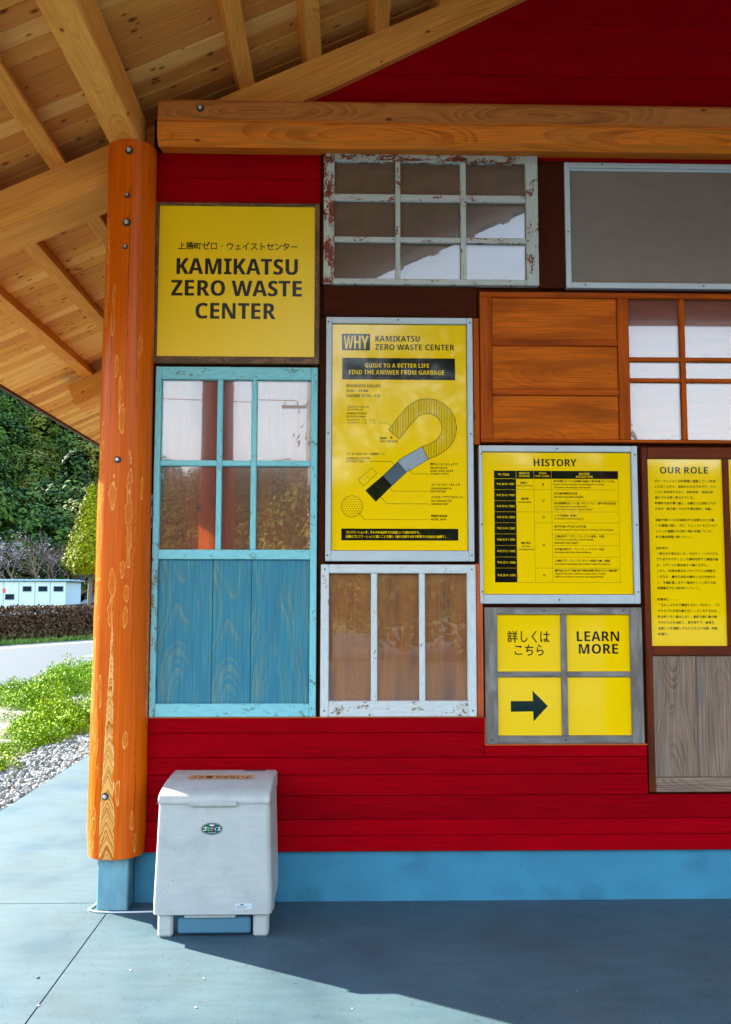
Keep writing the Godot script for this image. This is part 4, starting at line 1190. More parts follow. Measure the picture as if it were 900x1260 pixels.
func sash_door(t: Node3D) -> void:
	var w := 0.823
	var d := 0.046
	box("stile", t, 0, 0.030, 0.86, 1.761, 0, d, M.blue_frame, 1, 0.003)
	box("stile", t, 0, 0.030, 0, 0.86, 0, d, M.blue_worn, 1, 0.003)
	box("stile", t, w - 0.033, w, 0, 1.761, 0, d, M.blue_frame, 1, 0.003)
	for r in [[0.0, 0.065], [0.779, 0.8275], [1.6958, 1.761]]:
		box("rail", t, 0.030, w - 0.033, r[0], r[1], 0, d - 0.002, M.blue_frame, 0, 0.003)
	for m in [[0.314, 0.3415], [0.487, 0.516]]:
		box("mullion", t, m[0], m[1], 0.8275, 1.6958, 0.016, d - 0.004, M.blue_frame, 1, 0.004)
	var xs := [0.030, 0.314, 0.3415, 0.487, 0.516, w - 0.033]
	var ys := [0.8275, 1.2515, 1.28, 1.6958]
	for i in [0, 2, 4]:
		box("glazing_bar", t, xs[i], xs[i + 1], 1.2515, 1.28, 0.016, d - 0.006, M.blue_frame, 0, 0.004)
		for j in [0, 2]:
			var q := box("pane", t, xs[i] - 0.004, xs[i + 1] + 0.004, ys[j] - 0.004, ys[j + 1] + 0.004, 0.022, 0.025, M.pane, 0, 0.0)
			q.rotation_degrees = Vector3(rng.randf_range(-0.1, 0.1), rng.randf_range(-0.1, 0.1), 0)
	box("backing_board", t, 0.03, w - 0.033, 0.8275, 1.6958, 0.001, 0.010, M.backing, 1, 0.0)
	var bx := [0.030, 0.303, 0.497, w - 0.033]
	for i in 3:
		box("blue_board", t, bx[i] + 0.0008, bx[i + 1] - 0.0008, 0.065, 0.779, 0.004, 0.024 + 0.001 * i, M.blue_board, 1, 0.003, Vector2([0.42, 0.50, 1.72][i], 0.225 - (bx[i + 1] - bx[i]) * [0.42, 0.5, 0.38][i]))

func sideways_door(t: Node3D) -> void:
	var w := 1.75
	var h := 0.787
	var d := 0.042
	box("stile", t, 0, w, 0, 0.017, 0, d, M.door_wood, 0, 0.003)
	box("stile", t, 0, w, h - 0.028, h, 0, d, M.door_wood, 0, 0.003)
	for r in [[0.0, 0.063], [0.716, 0.775], [1.65, 1.75]]:
		box("rail", t, r[0], r[1], 0.017, h - 0.028, 0, d - 0.0015, M.door_wood, 1, 0.003)
	for r in [[h - 0.282, h - 0.247], [h - 0.542, h - 0.508]]:
		box("rail", t, 0.063, 0.716, r[0], r[1], 0, d - 0.003, M.door_wood, 0, 0.003)
	for p in [[h - 0.247, h - 0.028], [h - 0.508, h - 0.282], [0.017, h - 0.542]]:
		box("wood_panel", t, 0.063, 0.716, p[0], p[1], 0.006, d - 0.014, M.door_panel, 0, 0.003)
	var xs := [0.775, 1.0445, 1.07, 1.34, 1.365, 1.65]
	var ys := [0.017, h - 0.469, h - 0.448, h - 0.360, h - 0.337, h - 0.028]
	for m in [1, 3]:
		box("mullion", t, xs[m], xs[m + 1], ys[0], ys[5], 0.012, d - 0.005, M.door_wood, 1, 0.003)
	for i in [0, 2, 4]:
		for m in [1, 3]:
			box("glazing_bar", t, xs[i], xs[i + 1], ys[m], ys[m + 1], 0.012, d - 0.007, M.door_wood, 0, 0.003)
		for j in [0, 2, 4]:
			box("pane", t, xs[i] - 0.003, xs[i + 1] + 0.003, ys[j] - 0.003, ys[j + 1] + 0.003, 0.018, 0.021, M.pane, 0, 0.0)
	box("backing_board", t, 0.775, 1.65, 0.017, h - 0.028, 0.001, 0.009, M.backing, 0, 0.0)

# ------------------------------------------------------------------ bin
func ring_of(hx: float, zf: float, zb: float, y: float, r: float) -> Array:
	var pts := []
	for c in [[1, 1, 0.0], [-1, 1, PI / 2], [-1, -1, PI], [1, -1, PI * 1.5]]:
		for k in 6:
			var a: float = c[2] + PI / 2 * k / 5.0
			var zc: float = (zf - r) if c[1] > 0 else (zb + r)
			pts.append(Vector3(c[0] * (hx - r) + cos(a) * r, y, zc + sin(a) * r))
	return pts

func loft(rings: Array, cap_low := true, cap_high := true) -> ArrayMesh:
	var s := Shape.new()
	var n: int = rings[0].size()
	var mids := []
	for r in rings:
		var m := Vector3.ZERO
		for p in r: m += p
		mids.append(m / n)
	for i in rings.size() - 1:
		for k in n:
			var q := [rings[i][k], rings[i][(k + 1) % n], rings[i + 1][(k + 1) % n], rings[i + 1][k]]
			var fn: Vector3 = (q[2] - q[0]).cross(q[3] - q[1]).normalized()
			if fn.dot((q[0] + q[2]) * 0.5 - (mids[i] + mids[i + 1]) * 0.5) < 0.0: fn = -fn
			s.quad(q[0], q[1], q[2], q[3], fn)
	for e in [[0, cap_low], [rings.size() - 1, cap_high]]:
		if e[1]:
			var nn := Vector3.DOWN if e[0] == 0 else Vector3.UP
			for k in n:
				s.tri(mids[e[0]], rings[e[0]][k], rings[e[0]][(k + 1) % n], nn, nn, nn)
	var st := SurfaceTool.new()
	var base := s.made()
	st.append_from(base, 0, Transform3D())
	st.generate_normals()
	return base

func build_bin() -> void:
	var t := thing("waste_bin", Vector3(-0.568, 0, 0.225), "scuffed off-white plastic bin with sloping lid and green oval badge by the wall", "bin")
	# body: wider at the foot, lip under the lid
	var rr := []
	for q in [[0.100, 0.246, 0.212, 0.018], [0.106, 0.259, 0.222, 0.022], [0.16, 0.260, 0.222, 0.024], [0.40, 0.252, 0.214, 0.024], [0.560, 0.2475, 0.208, 0.024], [0.575, 0.2475, 0.208, 0.024]]:
		rr.append(ring_of(q[1], q[2], -0.205, q[0], q[3]))
	part("body", t, loft(rr), M.bin)
	# lid: swept side profile with rounded shoulders
	var prof := [[0.214, 0.577], [0.2165, 0.583], [0.216, 0.594], [0.210, 0.606], [0.196, 0.616], [0.16, 0.6245], [0.10, 0.6345], [0.02, 0.6425], [-0.08, 0.6465], [-0.185, 0.6475], [-0.202, 0.642], [-0.206, 0.63], [-0.206, 0.577]]
	var s := Shape.new()
	var cross := [[-0.2500, -0.030], [-0.2500, -0.012], [-0.2470, -0.004], [-0.240, 0.0], [0.240, 0.0], [0.2470, -0.004], [0.2500, -0.012], [0.2500, -0.030]]
	var norms := []
	for i in prof.size():
		var a: Array = prof[maxi(i - 1, 0)]
		var c: Array = prof[mini(i + 1, prof.size() - 1)]
		norms.append(Vector3(0, -(c[0] - a[0]), c[1] - a[1]).normalized())
	for i in prof.size() - 1:
		for k in cross.size() - 1:
			var q := []
			var ns := []
			for e in [[i, k], [i, k + 1], [i + 1, k + 1], [i + 1, k]]:
				var nn: Vector3 = norms[e[0]]
				var cr: Array = cross[e[1]]
				var p: Vector3 = Vector3(cr[0], prof[e[0]][1], prof[e[0]][0]) + nn * cr[1]
				p.y = maxf(p.y, 0.577)
				q.append(p)
				var side: float = [-1.0, -1.0, -0.7, 0.0, 0.0, 0.7, 1.0, 1.0][e[1]]
				ns.append((nn * (1.0 - absf(side)) + Vector3(side, 0, 0)).normalized())
			s.tri(q[0], q[1], q[2], ns[0], ns[1], ns[2])
			s.tri(q[0], q[2], q[3], ns[0], ns[2], ns[3])
	for sx in [-1.0, 1.0]:   # side cheeks close the profile
		for i in prof.size() - 1:
			var a := Vector3(sx * 0.2498, maxf(0.577, prof[i][1] - 0.012), prof[i][0])
			var c := Vector3(sx * 0.2498, maxf(0.577, prof[i + 1][1] - 0.012), prof[i + 1][0])
			s.quad(a, c, Vector3(sx * 0.2498, 0.577, c.z), Vector3(sx * 0.2498, 0.577, a.z), Vector3(sx, 0, 0))
	var lid := part("lid", t, s.made(), M.bin)
	# finger grip under the lid's front edge
	var g := Shape.new()
	add_box(g, Vector3(-0.105, 0.5655, 0.205), Vector3(0.105, 0.592, 0.2265), 0, 0.007)
	part("grip", lid, g.made(), M.bin)
	box("vent_slot", lid, 0.09, 0.195, 0.6455, 0.6488, -0.185, -0.165, M.bolt_dark, 0, 0.001)
	# hand-lettered tape on the lid
	var tm := print_mat(sheet_lid_tape(), 0.6)
	var tape := Shape.new()
	var ta := Vector3(0, 0.6447, -0.058)
	var tb := Vector3(0, 0.6404, 0.012)
	for l in [0.0]:
		tape.quad(Vector3(-0.155, tb.y + 0.0052, tb.z), Vector3(0.15, tb.y + 0.0052, tb.z), Vector3(0.15, ta.y + 0.0042, ta.z), Vector3(-0.155, ta.y + 0.0042, ta.z), Vector3(0, 1, 0.05).normalized(), Vector2(0, 1), Vector2(1, 1), Vector2(1, 0), Vector2(0, 0))
	part("lettered_tape", lid, tape.made(), tm)
	# badge
	var bs := Shape.new()
	var cz := 0.2145
	for k in 32:
		var a := TAU * k / 32.0
		var c := TAU * (k + 1) / 32.0
		var pa := Vector3(cos(a) * 0.047, sin(a) * 0.0255, 0)
		var pc := Vector3(cos(c) * 0.047, sin(c) * 0.0255, 0)
		bs.tri(Vector3.ZERO, pa, pc, Vector3(0, 0, 1), Vector3(0, 0, 1), Vector3(0, 0, 1), Vector2(0.5, 0.5), Vector2(0.5 + cos(a) * 0.5, 0.5 - sin(a) * 0.5), Vector2(0.5 + cos(c) * 0.5, 0.5 - sin(c) * 0.5))
		bs.quad(pa, pc, pc - Vector3(0, 0, 0.004), pa - Vector3(0, 0, 0.004), (pa + pc).normalized())
	var bd := part("badge", t, bs.made(), print_mat(sheet_badge(), 0.3), Vector3(-0.008, 0.469, cz))
	bd.rotation_degrees.x = -1.9
	var lb := print_panel("label", t, 0.10, 0.172, 0.128, 0.152, 0.2210, 0.2235, print_mat(sheet_bin_label(), 0.5))
	lb.rotation_degrees.x = -0.5
	# feet and drip tray
	for sx in [-1.0, 1.0]:
		for z in [[0.12, 0.196], [-0.19, -0.12]]:
			var f := Shape.new()
			add_box(f, Vector3(sx * 0.21 - 0.0335, 0, z[0]), Vector3(sx * 0.21 + 0.0335, 0.108, z[1]), 1, 0.01)
			part("foot", t, f.made(), M.bin)
	var tr := box("drip_tray", t, -0.155, 0.165, 0.012, 0.083, -0.15, 0.19, M.bin_tray, 0, 0.008)
	box("tray_lip", t, -0.125, 0.10, 0.083, 0.098, 0.17, 0.2, M.bin, 0, 0.004)
	# white cable round the footing
	var cs := Shape.new()
	var pts := []
	for q in [[-1.03, -0.03], [-1.12, 0.03], [-1.196, 0.03], [-1.206, 0.07], [-1.16, 0.098], [-1.08, 0.108], [-0.98, 0.106], [-0.86, 0.10], [-0.74, 0.085], [-0.6, 0.05]]:
		pts.append(Vector3(q[0], 0.0045, q[1]))
	var rad := []
	for i in pts.size(): rad.append(0.004)
	pts[0].z = -0.06
	pts[1] = Vector3(-1.186, 0.0045, -0.06)
	add_tube(cs, pts.slice(1), rad.slice(1), 8)
	tag(part("floor_cable", self, cs.made(), M.cable), "thin white cable lying on the floor round the post footing", "cable")

# ------------------------------------------------------------------ outdoors
func add_leaf(s: Shape, p: Vector3, n: Vector3, size: float, col: Color) -> void:
	var a := n.cross(Vector3(rng.randf_range(-1, 1), rng.randf_range(-1, 1), rng.randf_range(-1, 1))).normalized()
	var b := n.cross(a)
	var l := size * rng.randf_range(0.7, 1.3)
	var w := l * rng.randf_range(0.45, 0.7)
	var tip := p + a * l
	var mid := p + a * l * 0.5 + n * l * 0.12
	var nn := n.normalized()
	s.v.append_array([p, mid + b * w * 0.5, tip, p, tip, mid - b * w * 0.5])
	s.n.append_array([nn, nn, nn, nn, nn, nn])
	s.t.append_array([Vector2.ZERO, Vector2.ZERO, Vector2.ZERO, Vector2.ZERO, Vector2.ZERO, Vector2.ZERO])
	s.c.append_array([col, col, col, col, col, col])

func rnd_dir() -> Vector3:
	var d := Vector3(rng.randf_range(-1, 1), rng.randf_range(-1, 1), rng.randf_range(-1, 1))
	return d.normalized() if d.length() > 0.01 else Vector3.UP

# crown of leaf clumps over an egg or a cone
func crown_mesh(rx: float, h: float, y0: float, clumps: int, per: int, leaf: float, cols: Array, cone := false) -> ArrayMesh:
	var s := Shape.new()
	for i in clumps:
		var f := (i + 0.5) / clumps
		var yy := y0 + h * f
		var rad := rx * (1.0 - f) if cone else rx * sqrt(maxf(0.05, 1.0 - pow(2.0 * f - 0.9, 2.0) * 0.82))
		var a := i * 2.39996 + rng.randf_range(-0.3, 0.3)
		var rr := rad * rng.randf_range(0.62, 1.05)
		var c := Vector3(cos(a) * rr, yy + rng.randf_range(-0.3, 0.3) * h / 8.0, sin(a) * rr)
		var base: Color = cols[rng.randi() % cols.size()]
		var cr := rx * rng.randf_range(0.24, 0.42)
		var out := (c - Vector3(0, y0 + h * 0.4, 0)).normalized()
		for k in per:
			var d := rnd_dir()
			if d.dot(out) < -0.3: d = -d
			var p := c + d * cr * pow(rng.randf(), 0.4) * Vector3(1, 0.75, 1)
			var g := rng.randf_range(0.75, 1.3)
			add_leaf(s, p, (d + out * 0.5 + Vector3.UP * 0.4 + rnd_dir() * 0.6).normalized(), leaf, Color(base.r * g, base.g * g, base.b * g))
	return s.made()

func trunk_mesh(h: float, r: float) -> ArrayMesh:
	var s := Shape.new()
	add_tube(s, [Vector3(0, -0.4, 0), Vector3(0.05, h * 0.4, 0.02), Vector3(-0.03, h * 0.75, 0.05), Vector3(0, h, 0)], [r * 1.3, r, r * 0.7, r * 0.2], 7)
	for i in 5:
		var a := i * 2.4
		var y := h * (0.45 + 0.1 * i)
		add_tube(s, [Vector3(0, y, 0), Vector3(cos(a) * r * 4, y + r * 4, sin(a) * r * 4), Vector3(cos(a) * r * 8, y + r * 10, sin(a) * r * 8)], [r * 0.5, r * 0.3, r * 0.1], 5)
	return s.made()

func grow(s: Shape, p: Vector3, d: Vector3, len: float, r: float, depth: int, tips: Array) -> void:
	var q := p + d * len * 0.5 + rnd_dir() * len * 0.05
	var e := q + (d + rnd_dir() * 0.18 + Vector3.UP * 0.05).normalized() * len * 0.5
	add_tube(s, [p, q, e], [r, r * 0.85, r * 0.68], 4 if depth < 3 else 6, Color.WHITE, false)
	tips.append(e)
	if depth <= 0:
		return
	for i in (3 if depth > 1 else 2):
		var nd := (d + rnd_dir() * 0.85 + Vector3.UP * 0.1).normalized()
		grow(s, e, nd, len * rng.randf_range(0.62, 0.85), r * 0.62, depth - 1, tips)

func hill_height(x: float, z: float) -> float:
	var r := Vector2(x, z).length()
	var dirz := z / maxf(r, 0.01)
	var top := lerpf(35.0, 11.0, smoothstep(-0.5, 0.4, dirz))
	top *= 1.0 + 0.16 * sin(atan2(x, z) * 5.0 + 1.0) + 0.07 * sin(atan2(x, z) * 13.0)
	return top * smoothstep(56.0, 125.0, r) - 0.06

const ROAD_START := Vector2(-6.8, -15.9)
var road_mid := []   # [point, left normal]

func road_strip(off0: float, off1: float, y: float, from := 0, to := 9999, skip := 1) -> ArrayMesh:
	var s := Shape.new()
	for i in range(from, mini(to, road_mid.size() - 1)):
		if skip > 1 and (i / 4) % 2 == 1: continue
		var a: Array = road_mid[i]
		var b: Array = road_mid[i + 1]
		var q := []
		for e in [[a, off0], [a, off1], [b, off1], [b, off0]]:
			var p: Vector2 = e[0][0] + e[0][1] * e[1]
			q.append(Vector3(p.x, y, p.y))
		s.quad(q[0], q[1], q[2], q[3], Vector3.UP)
	return s.made()

func build_outdoors() -> void:
	# ground sheet and hill
	var s := Shape.new()
	s.quad(Vector3(-400, -0.09, -400), Vector3(400, -0.09, -400), Vector3(400, -0.09, 400), Vector3(-400, -0.09, 400), Vector3.UP)
	tag(part("ground", self, s.made(), M.turf), "flat open ground around the building", "ground", "", "structure")
	s = Shape.new()
	var N := 120
	var rads := [52.0, 60.0, 68.0, 76.0, 84.0, 92.0, 100.0, 110.0, 120.0, 132.0, 150.0, 190.0]
	for k in N:
		for i in rads.size() - 1:
			var q := []
			for e in [[k, i], [k + 1, i], [k + 1, i + 1], [k, i + 1]]:
				var a: float = TAU * e[0] / N
				var x: float = sin(a) * rads[e[1]]
				var z: float = cos(a) * rads[e[1]]
				q.append(Vector3(x, hill_height(x, z) - (0.3 if e[1] == 0 else 0.0), z))
			var nn: Vector3 = (q[1] - q[0]).cross(q[3] - q[0]).normalized()
			s.quad(q[0], q[1], q[2], q[3], nn if nn.y > 0 else -nn)
	tag(part("hill", self, s.made(), M.hill), "steep wooded hill behind the road", "hill", "", "structure")
	# concrete floor in three pours with sawn joints between
	var fl := hub("concrete_floor", self)
	tag(fl, "pale blue grey concrete floor with sawn joints", "floor", "", "structure")
	for r in [[-1.108, 12.0, -12.0, 9.0], [-2.36, -1.1125, -0.036, 9.0], [-2.36, -1.1125, -12.0, -0.0405]]:
		var f := Shape.new()
		add_box(f, Vector3(r[0], -0.12, r[2]), Vector3(r[1], 0.0, r[3]), 0, 0.0012)
		part("floor_slab", fl, f.made(), M.floor)
	s = Shape.new()
	s.quad(Vector3(-4.5, -0.055, 9.0), Vector3(40, -0.055, 9.0), Vector3(40, -0.055, 34), Vector3(-4.5, -0.055, 34), Vector3.UP)
	tag(part("yard", self, s.made(), M.yard), "pale concrete yard in front of the building", "yard", "", "structure")
	# road, curving to the right as it goes back
	var a := 0.268
	var p := ROAD_START
	var fwd := []
	for i in 60:
		fwd.append([p, Vector2(-cos(a), -sin(a))])
		p += Vector2(sin(a), -cos(a))
		a = minf(a + 1.0 / 30.0, 1.25)
	a = 0.268
	p = ROAD_START
	var back := []
	for i in 70:
		a = maxf(a - 1.0 / 30.0, 0.04)
		p -= Vector2(sin(a), -cos(a))
		back.append([p, Vector2(-cos(a), -sin(a))])
	back.reverse()
	road_mid = back + fwd
	var road := tag(part("road", self, road_strip(-3.0, 5.0, -0.05), M.asphalt), "two-lane grey asphalt road curving past the building", "road", "", "structure")
	part("edge_line", road, road_strip(3.9, 4.05, -0.045), M.paint)
	part("edge_line", road, road_strip(-2.25, -2.1, -0.045), M.paint)
	part("centre_line", road, road_strip(-0.075, 0.075, -0.045, 0, 9999, 2), M.paint)
	# soil bed with a worn footpath beside the road
	s = Shape.new()
	s.quad(Vector3(-5.9, -0.07, 6), Vector3(-2.3, -0.07, 6), Vector3(-2.3, -0.07, -16), Vector3(-4.6, -0.07, -16), Vector3.UP)
	tag(part("soil_bed", self, s.made(), M.soil), "bare sandy soil between floor and road", "soil", "", "structure")
	build_gravel()
	build_grit()
	build_cover()
	build_far()

func build_gravel() -> void:
	var sp := Shape.new()   # one crushed stone: a knocked-about icosahedron
	var ph := (1.0 + sqrt(5.0)) / 2.0
	var vs := [Vector3(-1, ph, 0), Vector3(1, ph, 0), Vector3(-1, -ph, 0), Vector3(1, -ph, 0), Vector3(0, -1, ph), Vector3(0, 1, ph), Vector3(0, -1, -ph), Vector3(0, 1, -ph), Vector3(ph, 0, -1), Vector3(ph, 0, 1), Vector3(-ph, 0, -1), Vector3(-ph, 0, 1)]
	for i in 12:
		vs[i] = vs[i].normalized() * rng.randf_range(0.75, 1.15) * Vector3(1, 0.7, 0.85)
	for f in [[0, 11, 5], [0, 5, 1], [0, 1, 7], [0, 7, 10], [0, 10, 11], [1, 5, 9], [5, 11, 4], [11, 10, 2], [10, 7, 6], [7, 1, 8], [3, 9, 4], [3, 4, 2], [3, 2, 6], [3, 6, 8], [3, 8, 9], [4, 9, 5], [2, 4, 11], [6, 2, 10], [8, 6, 7], [9, 8, 1]]:
		var nn: Vector3 = (vs[f[1]] - vs[f[0]]).cross(vs[f[2]] - vs[f[0]]).normalized()
		if nn.dot(vs[f[0]]) < 0.0: nn = -nn
		sp.tri(vs[f[0]], vs[f[1]], vs[f[2]], nn, nn, nn)
	var mm := MultiMesh.new()
	mm.transform_format = MultiMesh.TRANSFORM_3D
	mm.use_colors = true
	mm.mesh = sp.made()
	var n := 9000
	mm.instance_count = n
	for i in n:
		var z := rng.randf_range(-11.0, 3.0)
		var x := rng.randf_range(-2.98, -2.375)
		var r := rng.randf_range(0.016, 0.040)
		var b := Basis.from_euler(Vector3(rng.randf() * 6.0, rng.randf() * 6.0, rng.randf() * 6.0)).scaled(Vector3.ONE * r)
		mm.set_instance_transform(i, Transform3D(b, Vector3(x, -0.055 + rng.randf() * 0.035, z)))
		var g := rng.randf_range(0.10, 0.36)
		var c := Color(g * 0.93, g, g * 0.98) if rng.randf() < 0.9 else Color(g, g * 0.9, g * 0.8)
		mm.set_instance_color(i, c)
	var o := MultiMeshInstance3D.new()
	o.name = "gravel"
	o.multimesh = mm
	o.material_override = M.stone
	add_child(o)
	tag(o, "grey crushed stone strip along the floor edge", "gravel", "", "stuff")

func build_grit() -> void:
	var chip := Shape.new()
	add_box(chip, Vector3(-1, 0, -0.6), Vector3(1, 0.5, 0.6), 0, 0.2)
	var mm := MultiMesh.new()
	mm.transform_format = MultiMesh.TRANSFORM_3D
	mm.use_colors = true
	mm.mesh = chip.made()
	mm.instance_count = 170
	for i in 170:
		var r := 0.0012 + 0.006 * pow(rng.randf(), 5.0)
		mm.set_instance_transform(i, Transform3D(Basis(Vector3.UP, rng.randf() * TAU).scaled(Vector3.ONE * r), Vector3(rng.randf_range(-2.3, 2.2), 0.0, rng.randf_range(0.02, 2.2))))
		mm.set_instance_color(i, Color(0.03, 0.03, 0.02) if rng.randf() < 0.6 else Color(0.4, 0.38, 0.34))
	var o := MultiMeshInstance3D.new()
	o.name = "grit"
	o.multimesh = mm
	o.material_override = M.stone
	add_child(o)
	tag(o, "scattered grit and leaf crumbs on the concrete floor", "grit", "", "stuff")

func build_cover() -> void:
	# low bright green plants in two drifts
	var s := Shape.new()
	for i in 340:
		var a := rng.randf() * TAU
		var rr := sqrt(rng.randf())
		var y := 0.75 * (1.0 - rr * rr) * rng.randf_range(0.55, 1.05)
		var g := rng.randf_range(0.6, 1.35)
		var c := Color(0.09, 0.215, 0.004).lerp(Color(0.29, 0.40, 0.006), rng.randf())
		add_leaf(s, Vector3(cos(a) * rr, y, sin(a) * rr), (Vector3(cos(a) * rr, 0.9, sin(a) * rr) + rnd_dir() * 0.8).normalized(), 0.115, Color(c.r * g, c.g * g, c.b * g))
	var mesh := s.made()
	var mm := MultiMesh.new()
	mm.transform_format = MultiMesh.TRANSFORM_3D
	mm.use_colors = true
	mm.mesh = mesh
	var spots := []
	var gaps := noise(55, 0.55, 2)
	while spots.size() < 1500:
		var z := rng.randf_range(-16.0, 3.0)
		var f := (-2.0 - z) / 12.0
		var near := rng.randf() < 0.45
		var x := 0.0
		if near:
			x = rng.randf_range(-3.72 + f * 0.16, -2.93 + f * 0.1)
		else:
			x = rng.randf_range(-5.75 + f * 0.55, -4.18 + f * 0.25)
		var q := gaps.get_noise_2d(x, z)
		if q < (-0.28 if near else -0.12): continue
		spots.append([Vector3(x, -0.07, z), rng.randf_range(0.11, 0.26) * (1.0 + q * 0.6), rng.randf_range(0.7, 1.2), clampf(0.75 + 1.9 * q, 0.45, 1.7)])
	mm.instance_count = spots.size()
	for i in spots.size():
		var q: Array = spots[i]
		mm.set_instance_transform(i, Transform3D(Basis(Vector3.UP, rng.randf() * TAU).scaled(Vector3(q[1], q[1] * q[3] * rng.randf_range(0.8, 1.15), q[1])), q[0]))
		mm.set_instance_color(i, Color(q[2] * rng.randf_range(0.9, 1.15), q[2], q[2] * 0.9))
	var o := MultiMeshInstance3D.new()
	o.name = "ground_cover"
	o.multimesh = mm
	o.material_override = M.leaf
	add_child(o)
	tag(o, "low bright green leafy plants in drifts beside the gravel", "plants", "", "stuff")

func build_far() -> void:
	# clipped brown hedge across the road
	var hedge := thing("hedge", Vector3.ZERO, "long low clipped hedge with reddish brown leaves across the road", "hedge")
	var s := Shape.new()
	var bump := noise(61, 0.5, 3)
	var line := []
	for i in range(66, 94):
		line.append(road_mid[i][0] + road_mid[i][1] * 6.9)
	for i in 52000:
		var f := rng.randf() * (line.size() - 1.001)
		var k := int(f)
		var c: Vector2 = line[k].lerp(line[k + 1], f - k)
		var nrm: Vector2 = road_mid[66 + k][1]
		var u := rng.randf_range(-1, 1)
		var t := rng.randf()
		var top := 1.02 + 0.10 * bump.get_noise_2d(c.x * 1.5, c.y * 1.5)
		var half := 0.42 + 0.07 * bump.get_noise_2d(c.x * 2.0 + 30.0, c.y * 2.0)
		var y := t * top
		var off := half * (1.0 if u > 0 else -1.0) * rng.randf_range(0.75, 1.04)
		var n3 := Vector3(nrm.x * signf(off), 0.25, nrm.y * signf(off))
		if rng.randf() < 0.35:
			y = top * rng.randf_range(0.9, 1.03)
			off = half * rng.randf_range(-1, 1)
			n3 = Vector3(0, 1, 0)
		var g := rng.randf_range(0.5, 1.3)
		var cc := Color(0.085, 0.055, 0.03).lerp(Color(0.16, 0.07, 0.035), rng.randf() * 0.7)
		if t < 0.25 and rng.randf() < 0.25: cc = Color(0.12, 0.15, 0.04)
		add_leaf(s, Vector3(c.x + nrm.x * off, y - 0.06, c.y + nrm.y * off), (n3 + rnd_dir() * 0.8).normalized(), 0.10, Color(cc.r * g, cc.g * g, cc.b * g))
	part("foliage", hedge, s.made(), M.leaf)
	# dark twiggy heart of the hedge
	s = Shape.new()
	for i in line.size() - 1:
		var a: Vector2 = line[i]
		var b: Vector2 = line[i + 1]
		var na: Vector2 = road_mid[66 + i][1] * 0.2
		var nb: Vector2 = road_mid[67 + i][1] * 0.2
		for sg in [-1.0, 1.0]:
			s.quad(Vector3(a.x + na.x * sg, -0.08, a.y + na.y * sg), Vector3(b.x + nb.x * sg, -0.08, b.y + nb.y * sg), Vector3(b.x + nb.x * sg, 0.75, b.y + nb.y * sg), Vector3(a.x + na.x * sg, 0.75, a.y + na.y * sg), Vector3(na.x * sg, 0, na.y * sg).normalized())
		s.quad(Vector3(a.x - na.x, 0.75, a.y - na.y), Vector3(b.x - nb.x, 0.75, b.y - nb.y), Vector3(b.x + nb.x, 0.75, b.y + nb.y), Vector3(a.x + na.x, 0.75, a.y + na.y), Vector3.UP)
	part("twigs", hedge, s.made(), M.twig)
	# grass verge in front of the hedge
	s = Shape.new()
	for i in 9000:
		var f := rng.randf() * (line.size() - 1.001)
		var k := int(f)
		var c: Vector2 = line[k].lerp(line[k + 1], f - k) - road_mid[66 + k][1] * rng.randf_range(0.45, 1.6)
		var g := rng.randf_range(0.6, 1.3)
		add_leaf(s, Vector3(c.x, -0.08, c.y), (rnd_dir() * Vector3(1, 0.2, 1)).normalized(), 0.14, Color(0.12 * g, 0.19 * g, 0.035 * g))
	tag(part("grass_verge", self, s.made(), M.leaf), "strip of rough green grass at the foot of the hedge", "grass", "", "stuff")
	build_shed()
	build_car()
	build_trees()
	build_yard_tree()
	build_poles()

func build_shed() -> void:
	var t := thing("storage_shed", Vector3(-13.5, 0, -40.6), "long low pale blue prefabricated shed with small dark windows behind the hedge", "shed")
	t.rotation_degrees.y = 3
	box("wall", t, -14.0, 0.0, -0.09, 2.0, -3.0, 0.0, M.shed, 0, 0.01)
	box("roof", t, -14.2, 0.15, 2.005, 2.08, -3.2, 0.12, M.shed_trim, 0, 0.02)
	for i in 48:   # ribs of the roof sheet
		box("roof_rib", t, -14.1 + i * 0.296, -14.02 + i * 0.296, 2.08, 2.11, -3.1, 0.12, M.shed, 2, 0.0)
	for x in [-0.02, -0.78, -1.51, -2.27, -3.0, -3.75, -4.5]:
		box("post", t, x - 0.012, x + 0.012, 0.0, 2.0, 0.001, 0.02, M.shed_trim, 1, 0.0)
	for q in [[-0.63, -0.15, 1.50, 1.78], [-1.36, -0.90, 1.50, 1.78], [-2.10, -1.66, 1.50, 1.78], [-2.92, -2.46, 1.10, 1.40], [-3.65, -3.18, 1.10, 1.40]]:
		var w := box("window", t, q[0], q[1], q[2], q[3], 0.001, 0.02, M.shed_trim, 0, 0.0)
		box("window_glass", w, -(q[1] - q[0]) / 2 + 0.025, (q[1] - q[0]) / 2 - 0.025, -(q[3] - q[2]) / 2 + 0.025, (q[3] - q[2]) / 2 - 0.025, 0.0, 0.014, M.glass_dark, 0, 0.0)
	for q in [[-3.05, -2.9, 1.45, 1.66], [-3.6, -3.28, 1.53, 1.72]]:
		box("red_notice", t, q[0], q[1], q[2], q[3], 0.001, 0.024, mat(rgb(214, 96, 78), 0.6), 0, 0.0)

